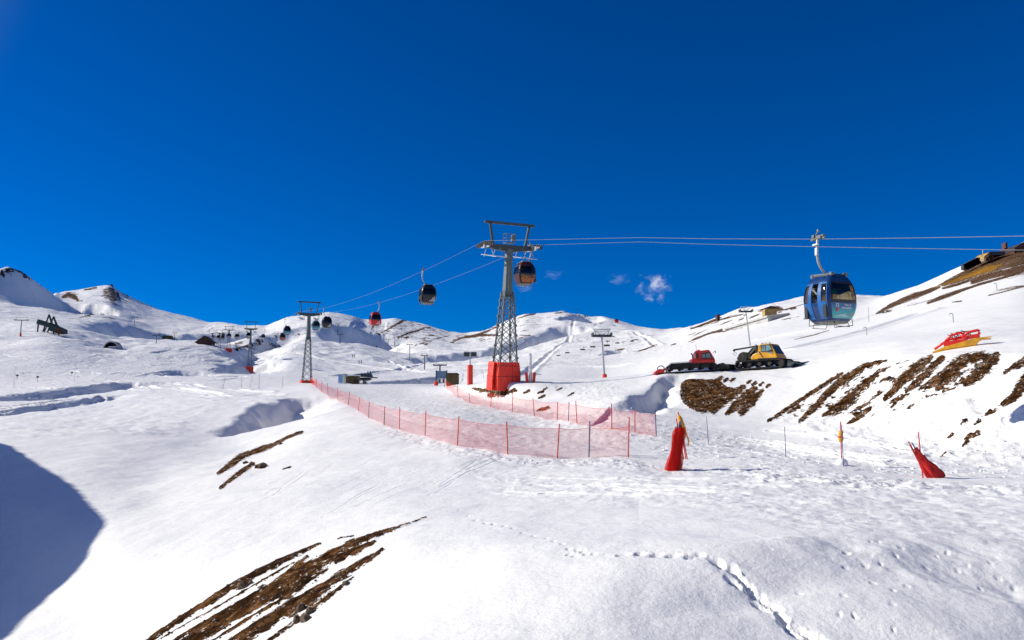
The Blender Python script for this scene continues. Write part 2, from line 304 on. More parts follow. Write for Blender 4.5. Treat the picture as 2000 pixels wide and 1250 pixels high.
D([(300,1255,1),(420,1188,1.5),(520,1130,2),(575,1098,1)], *nr); D([(400,1262,2),(480,1212,3),(560,1166,3),(640,1112,2)], *nr); D([(520,1255,3),(590,1205,4),(650,1160,4),(690,1128,2)], *nr)
D([(620,1106,6),(660,1090,8),(690,1077,7),(720,1064,5),(732,1058,2)], *nr)
D([(440,1268,12),(500,1228,12),(545,1200,11),(580,1182,14),(620,1160,13),(650,1135,8),(690,1110,7),(720,1092,6),(748,1074,2)], *nr)
D([(560,1190,4),(600,1170,8),(630,1155,5)], *nr); D([(690,1072,1),(720,1050,2),(715,1070,1)], *nr)
D([(785,1027,1.5),(812,1018,1.2),(832,1010,1)], *nr); D([(660,1052,.8),(690,1046,.8)], *nr)
mr = (34, 90)
D([(426,925,3),(450,908,6),(470,893,7),(490,884,5),(515,876,6),(535,868,4),(560,855,3),(590,844,3)], *mr)
D([(430,954,3),(452,936,4),(470,922,5),(495,906,3)], *mr); D([(500,912,4),(515,910,5)], *mr); D([(553,917,1.5),(567,912,1.5)], *mr); D([(478,915,2),(492,905,2)], *mr)
br = (28, 75)
DP([(1330,748),(1345,740),(1393,741),(1400,738),(1408,746),(1420,756),(1440,758),(1426,768),(1410,785),(1395,802),(1372,808),(1347,797),(1332,785),(1328,770)], 5, 45, 75)
D([(1392,806,4),(1412,785,8),(1440,765,8),(1452,756,5)], *br); D([(1420,808,4),(1440,790,10),(1460,772,11),(1475,758,5)], *br); D([(1448,805,7),(1466,786,9),(1482,770,6),(1490,762,3)], *br)
D([(1400,746,7),(1408,738,4)], *br)
for u, v in [(1415,744),(1428,744),(1470,752),(1484,752),(1498,755),(1460,748)]: D([(u,v,3),(u+6,v-4,3)], *br)
D([(1500,823,2),(1530,804,4),(1560,784,4),(1600,758,4),(1625,742,4),(1645,730,3)], *br)
D([(1562,824,3),(1580,806,6),(1598,790,7),(1612,772,7),(1640,748,8),(1665,732,8),(1690,715,6),(1732,704,2)], *br)
D([(1608,812,3),(1630,802,9),(1655,784,11),(1672,768,9),(1690,750,8),(1705,738,5),(1718,728,4)], *br)
D([(1655,828,2),(1680,812,6),(1700,797,4)], *br); D([(1540,806,3),(1560,795,4)], *br)
D([(1728,780,4),(1745,762,8),(1765,742,10),(1785,722,11),(1805,708,9),(1818,698,5)], *br)
D([(1770,765,4),(1790,748,8),(1810,730,8),(1825,712,7),(1840,700,6)], *br)
D([(1800,760,4),(1822,748,9),(1845,735,10),(1865,715,12),(1885,703,12),(1905,698,10),(1925,695,8)], *br)
D([(1830,760,4),(1850,742,10),(1870,730,9)], *br); D([(1885,750,5),(1905,735,13),(1925,715,13),(1940,700,10),(1947,693,6)], *br)
D([(1740,785,3),(1755,779,4)], *br)
D([(1962,728,3),(1985,715,7),(2010,700,8)], *br); D([(1958,790,4),(1980,775,9),(2010,735,12)], *br)
for u, v, w in [(1890,855,6),(1905,850,5),(1885,867,4),(1908,826,4),(1930,808,4),(1940,804,3),(1855,852,3),(1882,825,3),(1842,888,2),(1745,792,3),(1778,794,3)]: D([(u-5,v+4,w*.5),(u+5,v-4,w)], *br)
speck = zone([(1500,815),(1700,705),(1940,690),(1900,755),(1700,820)], 15, 28, 75)
dirt = np.maximum(dirt, speck*np.clip(.30+.75*fbm(PX*1.5, PY*1.0, 3), 0, .62))
# dark earth below the near pylon
D([(922,758,1.5),(938,762,4),(955,763,3),(968,760,2)], 55, 90); D([(955,772,4),(975,768,7),(990,762,4)], 55, 90); D([(985,770,3),(1005,762,4)], 55, 90)
for u, v, w in [(1028,765,3),(1055,766,3),(1058,775,3),(1063,760,2),(1065,798,4),(1055,800,3),(1092,760,2),(1115,770,2)]: D([(u-6,v+3,w*.5),(u+5,v-2,w)], 55, 90)
# rock and scree on the far slopes
fr = (330, 1800)
D([(0,532,3),(25,524,4),(40,530,2)], *fr); DP([(0,530),(18,523),(34,529),(22,540),(0,545)], 3, 330, 1800, .5); D([(38,528,1.5),(50,536,2),(62,546,2)], *fr)
D([(122,580,2),(134,576,5),(145,579,5),(152,586,2)], *fr); DP([(202,565),(212,558),(222,561),(234,580),(226,592),(216,590),(208,582),(200,574)], 4, 330, 1800, .62); D([(230,572,2),(234,585,1.5)], *fr)
D([(165,566,1.5),(188,562,2)], *fr); D([(222,560,1),(250,578,1.2)], *fr); D([(155,620,.8),(192,611,1.2)], *fr)
D([(460,682,.8),(490,672,1.5),(510,671,1.5),(536,674,1.2)], *fr); D([(500,665,1),(540,656,1.2),(560,648,1)], *fr)
D([(745,650,.8),(770,636,2),(790,625,2.5),(797,624,1.5)], *fr); D([(725,645,1),(732,632,1.5),(740,628,1)], *fr); D([(775,660,.8),(800,650,2),(815,646,2),(830,640,1.5),(840,640,1.5)], *fr); D([(780,664,.8),(797,658,1.5)], *fr)
D([(735,676,.6),(775,664,1)], *fr); D([(885,665,1),(910,658,2.5),(940,654,2.5),(980,655,1.5)], *fr); D([(925,655,1),(950,648,2),(975,636,1.5)], *fr); D([(810,675,.5),(850,662,.8),(880,655,.6)], *fr); D([(880,670,1),(900,662,.8)], *fr)
D([(1010,656,1),(1035,655,1)], *fr); D([(1012,622,1.2),(1028,616,1.2),(1045,613,1.5)], *fr); D([(1085,612,1),(1100,610,1)], *fr); D([(1138,616,1.5),(1148,617,1.5)], *fr)
for u, v in [(1160,634),(1172,632),(1184,667),(1138,678)]: D([(u,v,.8),(u+6,v-1,1)], *fr)
hr = (120, 700)
D([(1345,668,.8),(1360,660,1.5),(1390,650,2),(1410,645,2)], *hr); D([(1413,648,1),(1432,643,1.5),(1450,640,1)], *hr); D([(1355,664,1),(1370,657,2)], *hr)
D([(1350,641,2),(1380,632,3),(1400,625,3.5),(1402,618,2)], *hr); D([(1400,627,1.2),(1430,618,1.5),(1455,622-8,1.5)], *hr)
DP([(1462,612),(1485,602),(1515,594),(1528,598),(1535,608),(1560,612),(1555,620),(1518,627),(1508,618),(1500,606),(1475,612)], 5, 250, 700, .66); D([(1545,604,.8),(1555,602,.8)], *hr)
D([(1243,688,.5),(1260,682,.8),(1283,673,1)], *hr); D([(1310,674,.5),(1320,671,.8)], *hr); D([(1552,663,.5),(1590,654,.8),(1620,645,.5)], *hr)
D([(1712,612,1.5),(1735,600,4),(1760,588,5),(1790,577,6),(1820,566,4),(1835,560,2)], *hr); D([(1715,612,1),(1740,607,1.5)], *hr)
D([(1812,592,2),(1835,582,4),(1865,572,4),(1890,562,2)], *hr); D([(1868,572,1.5),(1910,556,2.5),(1960,542,2.5),(2010,525,4)], *hr)
D([(1842,563,2),(1870,556,3),(1890,549,3)], *hr); D([(1900,550,5),(1930,540,6),(1970,530,6),(2010,518,5)], *hr)
D([(1860,590,.8),(1878,588,1.2)], *hr); D([(1930,577,.8),(1960,570,1),(2000,560,.6)], *hr)
D([(1840,556,3),(1880,542,9),(1920,524,13),(1960,506,17),(2010,492,20)], 120, 300)
gp = zone([(1826,560),(1860,542),(1905,521),(1940,505),(1972,488),(2000,472),(2100,430),(2100,500),(2000,517),(1930,532),(1860,553)], 3, 120, 300)
dirt = np.maximum(dirt, gp*.85); grass = np.maximum(grass, zone([(1826,562),(1880,540),(1930,519),(1955,517),(1940,529),(1860,552)], 4, 120, 300))
sp_n = .10+1.05*fbm(PX*.10, PY*.07, 4, .6)
for poly, k_ in [([(0,524),(34,524),(60,542),(36,545),(0,548)], .9),([(740,628),(800,622),(850,640),(960,652),(960,670),(860,676),(760,668),(728,650)], .62),([(990,622),(1060,612),(1120,606),(1150,620),(1060,625),(1040,660),(930,668),(900,660)], .55),([(455,668),(560,645),(600,650),(545,682),(460,688)], .7),([(1150,622),(1240,640),(1260,690),(1140,690)], .42),([(1340,642),(1470,604),(1570,590),(1570,625),(1450,630),(1400,640),(1350,672)], .62),([(140,600),(215,606),(240,630),(150,628)], .6),([(195,556),(236,562),(262,585),(240,600),(196,592)], .75),([(115,570),(155,568),(165,592),(120,586)], .7),([(1700,618),(1840,556),(2010,480),(2010,560),(1860,592)], .62)]:
    dirt = np.maximum(dirt, zone(poly, 5, 120, 1800)*k_*np.clip(sp_n+.25, 0, 1))
# the earth stands proud, is lumpy, and the snow between is undercut
nb = sstep(95, 70, RR); core = sstep(.35, .75, dirt)
Z += nb*core*(.03 + .035*fbm(PX*6, PY*6, 3)) + nb*sstep(30, 45, RR)*core*.14*fbm(PX*1.3, PY*1.3, 4)

co = np.empty((NR*NC, 3), np.float32); co[:,0] = PX.ravel(); co[:,1] = PY.ravel(); co[:,2] = Z.ravel()
idx = np.arange(NR*NC).reshape(NR, NC)
q = np.stack([idx[:-1,:-1], idx[:-1,1:], idx[1:,1:], idx[1:,:-1]], -1).reshape(-1, 4)[:, ::-1]
me = bpy.data.meshes.new('snow_terrain')
me.vertices.add(len(co)); me.vertices.foreach_set('co', co.ravel())
me.loops.add(q.size); me.loops.foreach_set('vertex_index', q.ravel().astype(np.int32))
me.polygons.add(len(q)); me.polygons.foreach_set('loop_start', np.arange(0, q.size, 4, dtype=np.int32)); me.polygons.foreach_set('loop_total', np.full(len(q), 4, np.int32))
me.update(); me.shade_smooth()
for nm, arr in (('earth', dirt), ('grass', grass), ('packed', np.clip(pist+.55*edge+.5*chop, 0, 1))):
    a = me.attributes.new(nm, 'FLOAT', 'POINT'); a.data.foreach_set('value', np.ascontiguousarray(arr.ravel(), np.float32))
terrain = bpy.data.objects.new('snow_terrain', me); C.objects.link(terrain); terrain['kind'] = 'structure'

class NT:                              # tiny node helper
    def __init__(s, tree): s.t = tree; s.n = tree.nodes; s.l = tree.links
    def __call__(s, typ, ins={}, **kw):
        n = s.n.new(typ)
        for k, v in kw.items(): setattr(n, k, v)
        for k, v in ins.items():
            if hasattr(v, 'is_output'): s.l.new(v, n.inputs[k])
            else: n.inputs[k].default_value = v
        return n
def new_mat(name):
    m = bpy.data.materials.new(name); m.use_nodes = True; m.node_tree.nodes.clear(); return m, NT(m.node_tree)
def math_(T, op, a, b=0.0): return T('ShaderNodeMath', {0: a, 1: b}, operation=op).outputs[0]
def mixc(T, f, a, b):
    n = T('ShaderNodeMix', data_type='RGBA'); n.inputs[0].default_value = .5
    for k, v in ((0, f), (6, a), (7, b)):
        if hasattr(v, 'is_output'): T.l.new(v, n.inputs[k])
        else: n.inputs[k].default_value = v
    return n.outputs[2]
def ramp(T, f, stops):
    n = T('ShaderNodeValToRGB', {0: f}); e = n.color_ramp.elements
    while len(e) < len(stops): e.new(.5)
    for s, (p, c) in zip(e, stops): s.position = p; s.color = c if len(c) == 4 else (*c, 1)
    return n.outputs[0]
m, T = new_mat('snow_and_earth')
geo = T('ShaderNodeNewGeometry'); P = geo.outputs['Position']
def noise(scale, detail=4, rough=.55, vec=None): return T('ShaderNodeTexNoise', {'Vector': vec or P, 'Scale': scale, 'Detail': detail, 'Roughness': rough}).outputs[0]
ea = T('ShaderNodeAttribute', attribute_name='earth').outputs['Fac']; ga = T('ShaderNodeAttribute', attribute_name='grass').outputs['Fac']; pa = T('ShaderNodeAttribute', attribute_name='packed').outputs['Fac']
rng = T('ShaderNodeVectorMath', {0: P}, operation='LENGTH').outputs['Value']
farw = T('ShaderNodeMapRange', {'Value': rng, 'From Min': 90., 'From Max': 260.}).outputs[0]
n1 = noise(3.2, 6, .65); n2 = noise(.16, 6, .7); nn = T('ShaderNodeMix', {0: farw, 2: n1, 3: n2}).outputs[0]
e = math_(T, 'ADD', ea, math_(T, 'MULTIPLY', math_(T, 'SUBTRACT', nn, .5), math_(T, 'ADD', 1.45, math_(T, 'MULTIPLY', farw, .8))))
gate = T('ShaderNodeMapRange', {'Value': ea, 'From Min': .08, 'From Max': .25}).outputs[0]
e = T('ShaderNodeMapRange', {'Value': e, 'From Min': .44, 'From Max': .52}).outputs[0]
e = math_(T, 'MULTIPLY', e, gate)
fl = noise(7.5, 5, .7); fl2 = noise(1.1, 5, .65)
fleck = T('ShaderNodeMapRange', {'Value': math_(T, 'ADD', fl, math_(T, 'MULTIPLY', fl2, .5)), 'From Min': .86, 'From Max': .92}).outputs[0]
e = math_(T, 'MULTIPLY', e, math_(T, 'SUBTRACT', 1.0, math_(T, 'MULTIPLY', fleck, math_(T, 'SUBTRACT', 1.0, farw))))
soil = ramp(T, noise(2.2, 8, .7), [(.32, (.009,.0035,.0012)), (.48, (.055,.023,.007)), (.68, (.27,.125,.042))])
rock = ramp(T, noise(.2, 8, .75), [(.3, (.03,.018,.012)), (.52, (.11,.062,.034)), (.75, (.30,.21,.14))])
straw = ramp(T, noise(.6, 8, .7), [(.3, (.14,.060,.006)), (.7, (.40,.20,.02))])
soil = mixc(T, farw, soil, rock); soil = mixc(T, ga, soil, straw)
snow = ramp(T, noise(.35, 6, .6), [(.3, (.84,.835,.81)), (.7, (.90,.885,.845))])
dirty = ramp(T, noise(1.8, 8, .7), [(.35, (.60,.585,.56)), (.6, (.86,.855,.84))])
snow = mixc(T, math_(T, 'MULTIPLY', pa, .75), snow, dirty)
col = mixc(T, e, snow, soil)
b1 = noise(9, 6, .7); b2 = noise(.55, 8, .68)
hgt = math_(T, 'ADD', math_(T, 'MULTIPLY', b1, .028), math_(T, 'MULTIPLY', math_(T, 'MULTIPLY', b2, farw), .85))
hgt = math_(T, 'ADD', hgt, math_(T, 'MULTIPLY', math_(T, 'MULTIPLY', noise(14, 5, .75), e), .10))
rip = noise(1.0, 6, .6, T('ShaderNodeVectorMath', {0: P, 1: (.9, 3.4, 1.0)}, operation='MULTIPLY').outputs[0])
hgt = math_(T, 'ADD', hgt, math_(T, 'MULTIPLY', math_(T, 'MULTIPLY', rip, math_(T, 'SUBTRACT', 1.0, farw)), .032))
hgt = math_(T, 'ADD', hgt, math_(T, 'MULTIPLY', noise(45, 3, .7), .0025))
bump = T('ShaderNodeBump', {'Strength': .8, 'Distance': 1.0, 'Height': hgt})
rough_ = T('ShaderNodeMapRange', {'Value': e, 'To Min': .62, 'To Max': .95}).outputs[0]
bs = T('ShaderNodeBsdfPrincipled', {'Base Color': col, 'Roughness': rough_, 'Normal': bump.outputs[0], 'Specular IOR Level': T('ShaderNodeMapRange', {'Value': e, 'To Min': .25, 'To Max': .02}).outputs[0]})
T('ShaderNodeOutputMaterial', {'Surface': bs.outputs[0]})
me.materials.append(m)
# ------------------------------------------------------------------ daylight
w = bpy.data.worlds.new('World'); sc.world = w; w.use_nodes = True; w.node_tree.nodes.clear(); T = NT(w.node_tree)
sky = T('ShaderNodeTexSky'); sky.sky_type = 'NISHITA'; sky.sun_disc = False; sky.sun_elevation = SUN_EL
sky.sun_rotation = math.atan2(SUN_H.x, SUN_H.y); sky.altitude = 3000; sky.air_density = 1.0; sky.dust_density = 1.2; sky.ozone_density = 4.0
tint = T('ShaderNodeMix', {0: 1.0}, data_type='RGBA', blend_type='MULTIPLY'); T.l.new(sky.outputs[0], tint.inputs[6]); tint.inputs[7].default_value = (.40, .61, 1.0, 1)
hs = T('ShaderNodeHueSaturation', {'Saturation': 1.22, 'Value': 1.0, 'Color': tint.outputs[2]})
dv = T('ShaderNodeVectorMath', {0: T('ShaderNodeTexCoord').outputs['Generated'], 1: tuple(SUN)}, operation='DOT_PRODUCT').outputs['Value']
gl = T('ShaderNodeMapRange', {'Value': dv, 'From Min': .72, 'From Max': .98, 'To Max': 1.0}, interpolation_type='SMOOTHSTEP').outputs[0]   # glow added round the off-frame sun to lighten the shaded snow
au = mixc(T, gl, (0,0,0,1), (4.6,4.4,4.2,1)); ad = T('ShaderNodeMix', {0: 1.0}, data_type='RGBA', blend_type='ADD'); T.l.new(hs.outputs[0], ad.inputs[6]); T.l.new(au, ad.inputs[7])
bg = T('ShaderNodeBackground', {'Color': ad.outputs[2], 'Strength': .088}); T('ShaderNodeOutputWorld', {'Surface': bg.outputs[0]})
sl = bpy.data.lights.new('sun', 'SUN'); so = bpy.data.objects.new('sun', sl); C.objects.link(so)
sl.energy = 4.7; sl.angle = math.radians(.5); sl.color = (1, .95, .85)
so.rotation_euler = SUN.to_track_quat('Z', 'Y').to_euler(); so.location = (-200, 40, 120)
sc.view_settings.view_transform = 'Standard'; sc.view_settings.look = 'None'; sc.view_settings.exposure = 0.15; sc.view_settings.gamma = 1
sc.cycles.volume_bounces = 6; sc.cycles.max_bounces = 12; sc.cycles.transparent_max_bounces = 24
# ------------------------------------------------------------------ mesh and object helpers
class MB:
    def __init__(s): s.v = []; s.f = []
    def add(s, vs, fs):
        n = len(s.v); s.v += [tuple(v) for v in vs]; s.f += [tuple(i+n for i in f) for f in fs]; return s
    def box(s, c, d, M=None):
        x, y, z = d[0]/2, d[1]/2, d[2]/2; c = Vector(c)
        vs = [Vector((a*x, b*y, e*z)) for e in (-1, 1) for b in (-1, 1) for a in (-1, 1)]
        if M: vs = [M @ v for v in vs]
        return s.add([v+c for v in vs], [(0,2,3,1),(4,5,7,6),(0,1,5,4),(2,6,7,3),(0,4,6,2),(1,3,7,5)])
    def bar(s, p, q, w, h=None, up=(0,0,1)):
        p, q = Vector(p), Vector(q); h = h or w; d = (q-p).normalized(); u = Vector(up)
        if abs(d.dot(u)) > .98: u = Vector((0,1,0))
        a = d.cross(u).normalized(); b = a.cross(d)
        vs = [o+a*i*w/2+b*j*h/2 for o in (p, q) for i, j in ((-1,-1),(1,-1),(1,1),(-1,1))]
        return s.add(vs, [(0,1,2,3),(7,6,5,4),(0,4,5,1),(1,5,6,2),(2,6,7,3),(3,7,4,0)])
    def tube(s, pts, r, n=8, cap=True):
        P = [Vector(p) for p in pts]; rs = r if isinstance(r, (list, tuple)) else [r]*len(P); vs = []; u = None
        for i, p in enumerate(P):
            d = (P[min(i+1, len(P)-1)]-P[max(i-1, 0)]).normalized()
            if u is None: u = d.cross(Vector((0,0,1)) if abs(d.z) < .9 else Vector((1,0,0))).normalized()
            else: u = (u-d*u.dot(d)).normalized()
            w = d.cross(u)
            vs += [p+(u*math.cos(2*PI*k/n)+w*math.sin(2*PI*k/n))*rs[i] for k in range(n)]
        fs = [(i*n+k, i*n+(k+1)%n, (i+1)*n+(k+1)%n, (i+1)*n+k) for i in range(len(P)-1) for k in range(n)]
        if cap: fs += [tuple(range(n))[::-1], tuple((len(P)-1)*n+k for k in range(n))]
        return s.add(vs, fs)
    def prism(s, poly, y0, y1, axis='y'):       # side profile (x, z) extruded along y
        n = len(poly)
        A = [(p[0], y0, p[1]) for p in poly]; B = [(p[0], y1, p[1]) for p in poly]
        return s.add(A+B, [tuple(range(n)), tuple(range(2*n-1, n-1, -1))]+[(i, n+i, n+(i+1)%n, (i+1)%n) for i in range(n)])
    def disc(s, c, r, wdt, ax=(0,1,0), n=14):
        c = Vector(c); a = Vector(ax).normalized()*wdt/2
        return s.tube([c-a, c+a], r, n)
    def grid(s, rows, closed=False):
        n = len(rows[0]); vs = [p for r in rows for p in r]; m = n if closed else n-1
        return s.add(vs, [(i*n+j, i*n+(j+1)%n, (i+1)*n+(j+1)%n, (i+1)*n+j) for i in range(len(rows)-1) for j in range(m)])
    def blob(s, c, r, seed=0, n=1, sq=(1,1,1), rough=.25):
        rd = random.Random(seed); b = bmesh.new(); bmesh.ops.create_icosphere(b, subdivisions=n, radius=1)
        vs = [Vector((v.co.x*sq[0], v.co.y*sq[1], v.co.z*sq[2]))*r*(1+rd.uniform(-rough, rough))+Vector(c) for v in b.verts]
        fs = [tuple(v.index for v in f.verts) for f in b.faces]; b.free(); return s.add(vs, fs)
    def build(s, name, mat, parent=None, smooth=False, bevel=0):
        me = bpy.data.meshes.new(name); me.from_pydata([tuple(v) for v in s.v], [], s.f); me.validate()
        b = bmesh.new(); b.from_mesh(me); bmesh.ops.recalc_face_normals(b, faces=b.faces)
        if bevel: bmesh.ops.bevel(b, geom=list(b.edges), offset=bevel, segments=2, profile=.6, affect='EDGES', clamp_overlap=True)
        b.to_mesh(me); b.free()
        if smooth: me.shade_smooth()
        if mat: me.materials.append(mat)
        o = bpy.data.objects.new(name, me); C.objects.link(o)
        if parent: o.parent = parent
        return o
def tag(o, label, cat, group=None, kind=None):
    o['label'] = label; o['category'] = cat
    if group: o['group'] = group
    if kind: o['kind'] = kind
    return o
def thing(name, loc, label, cat, rz=0, group=None, rx=0):
    o = bpy.data.objects.new(name, None); C.objects.link(o); o.empty_display_size = .3
    o.matrix_world = Matrix.Translation(loc) @ Matrix.Rotation(rz, 4, 'Z') @ Matrix.Rotation(rx, 4, 'X')
    return tag(o, label, cat, group)
KIDS = {}
def kids(o):
    return [c for c in C.objects if c.parent == o]
def dup(o, label=None, parent=None, skip=(), mats=None):
    c = o.copy(); C.objects.link(c)
    if parent: c.parent = parent
    if label: c['label'] = label
    nm = o.name.split('.')[0]
    if mats and nm in mats and c.data:
        c.material_slots[0].link = 'OBJECT'; c.material_slots[0].material = mats[nm]
    for k in kids(o):
        if k.name.split('.')[0] not in skip: dup(k, None, c, skip, mats)
    return c
def mat(name, col, rough=.5, metal=0, var=.12, scale=6, dirt=None, bump=0, spec=.5):
    m, T = new_mat(name); tc = T('ShaderNodeTexCoord').outputs['Object']
    nz = T('ShaderNodeTexNoise', {'Vector': tc, 'Scale': scale, 'Detail': 6, 'Roughness': .65}).outputs[0]
    lo = tuple(c*(1-var*2) for c in col); hi = tuple(min(1, c*(1+var*1.5)) for c in col)
    c = ramp(T, nz, [(.3, lo), (.7, hi)])
    if dirt:
        n2 = T('ShaderNodeTexNoise', {'Vector': tc, 'Scale': scale*.4, 'Detail': 8, 'Roughness': .75}).outputs[0]
        f = T('ShaderNodeMapRange', {'Value': n2, 'From Min': .5, 'From Max': .72, 'To Max': .6}).outputs[0]
        c = mixc(T, f, c, (*dirt, 1))
    r = T('ShaderNodeMapRange', {'Value': nz, 'To Min': max(0, rough-.12), 'To Max': min(1, rough+.15)}).outputs[0]
    ins = {'Base Color': c, 'Roughness': r, 'Metallic': metal, 'Specular IOR Level': spec}
    if bump: ins['Normal'] = T('ShaderNodeBump', {'Strength': bump, 'Distance': .03, 'Height': nz}).outputs[0]
    T('ShaderNodeOutputMaterial', {'Surface': T('ShaderNodeBsdfPrincipled', ins).outputs[0]})
    return m
steel = mat('galvanised_steel', (.115,.145,.145), .5, .25, .15, 3, (.08,.08,.075))
steel_dk = mat('dark_steel', (.045,.06,.06), .5, .3, .2, 3)
steel_lt = mat('pale_steel', (.48,.50,.50), .4, .5, .12, 3)
black = mat('black_paint', (.012,.013,.015), .4, 0, .2, 4)
rubber = mat('rubber', (.016,.015,.014), .85, 0, .3, 9, (.12,.10,.08))
red_pad = mat('red_vinyl', (.78,.035,.012), .55, 0, .10, 1.3, (.42,.02,.012), .25)
red_paint = mat('red_paint', (.72,.022,.010), .35, 0, .12, 2, (.2,.02,.015))
yellow = mat('yellow_paint', (.70,.34,.012), .35, 0, .10, 2, (.30,.15,.03))
pole_red = mat('red_plastic', (.60,.045,.025), .5, 0, .15, 4)
pole_blue = mat('blue_plastic', (.05,.08,.22), .5, 0, .15, 4)
pole_dk = mat('dark_plastic', (.035,.03,.06), .5, 0, .15, 4)
white = mat('white_paint', (.78,.78,.76), .45, 0, .05, 3)
wood = mat('weathered_wood', (.13,.085,.05), .8, 0, .3, 5)
wood_red = mat('red_brown_cladding', (.10,.035,.025), .8, 0, .25, 2)
roof_dk = mat('dark_roof', (.045,.03,.028), .8, 0, .25, 2)
concrete = mat('grey_render', (.40,.39,.37), .85, 0, .12, .5)
cream = mat('cream_render', (.62,.57,.44), .8, 0, .1, .5)
ochre = mat('ochre_wall', (.42,.27,.09), .8, 0, .2, 1)
dark_glass = mat('dark_glass', (.035,.05,.05), .14, 0, .2, 1.5); snow_view_glass = mat('snow_view_glass', (.17,.27,.27), .18, 0, .5, 1.2)  # opaque side panes: bright snow seen through them is painted as pale teal
clod_m = mat('brown_clod', (.055,.028,.013), .95, 0, .4, 4)
stone = mat('stone', (.13,.085,.05), .9, 0, .35, 4, (.05,.035,.025), .6)
green_st = mat('green_black_paint', (.018,.045,.035), .5, .1, .2, 1)
olive = mat('olive_wood', (.10,.075,.02), .8, 0, .25, 1)
cloth_y = mat('yellow_foam', (.72,.33,.015), .8, 0, .12, 6)
cloth_r = mat('red_cloth', (.55,.01,.008), .8, 0, .2, 5, (.25,.005,.005), .5)
skin_m = mat('skin', (.45,.27,.19), .6)
blue_sheet = mat('pale_blue_sheet', (.25,.45,.70), .6)
slate = mat('slate_blue_board', (.13,.22,.30), .5, 0, .1, 1)
snow_m = mat('snow', (.86,.865,.87), .65, 0, .03, 3, None, .3, .25)
def glass(name, tint, mixf=.45):
    m, T = new_mat(name)
    tr = T('ShaderNodeBsdfTransparent', {'Color': (*tint, 1)}); gl = T('ShaderNodeBsdfGlossy', {'Color': (.9,.92,.95,1), 'Roughness': .06})
    fr = T('ShaderNodeFresnel', {'IOR': 1.5}); f = math_(T, 'MULTIPLY', fr.outputs[0], mixf*2)
    mx = T('ShaderNodeMixShader', {0: f, 1: tr.outputs[0], 2: gl.outputs[0]}); T('ShaderNodeOutputMaterial', {'Surface': mx.outputs[0]}); return m
pane_dk = glass('dark_pane', (.30,.30,.27)); pane_m = glass('tinted_pane', (.66,.58,.38)); pane_clear = glass('clear_pane', (.55,.68,.66), .6)
def net_mat(name, col, sx, wid):
    m, T = new_mat(name); uv = T('ShaderNodeSeparateXYZ', {0: T('ShaderNodeUVMap', uv_map='net').outputs[0]})
    def strand(o):
        f = math_(T, 'FRACT', math_(T, 'MULTIPLY', o, sx)); return math_(T, 'LESS_THAN', f, wid)
    a = math_(T, 'MAXIMUM', strand(uv.outputs[0]), strand(uv.outputs[1]))
    d = T('ShaderNodeBsdfDiffuse', {'Color': (*col, 1)}); tl = T('ShaderNodeBsdfTranslucent', {'Color': (*col, 1)})
    b = T('ShaderNodeMixShader', {0: .35, 1: d.outputs[0], 2: tl.outputs[0]})
    mx = T('ShaderNodeMixShader', {0: a, 1: T('ShaderNodeBsdfTransparent').outputs[0], 2: b.outputs[0]})
    T('ShaderNodeOutputMaterial', {'Surface': mx.outputs[0]}); return m
net_m = net_mat('red_netting', (.78,.06,.035), 22, .115)
net_thick = net_mat('red_netting_rolled', (.60,.02,.016), 26, .34)
def text_mesh(mb, body, M, size):
    cu = bpy.data.curves.new('t', 'FONT'); cu.body = body; cu.size = size; cu.extrude = .004; cu.align_x = 'LEFT'
    o = bpy.data.objects.new('t', cu); me = bpy.data.meshes.new_from_object(o)
    mb.add([M @ v.co for v in me.vertices], [tuple(p.vertices) for p in me.polygons])
    bpy.data.objects.remove(o); bpy.data.curves.remove(cu); bpy.data.meshes.remove(me)
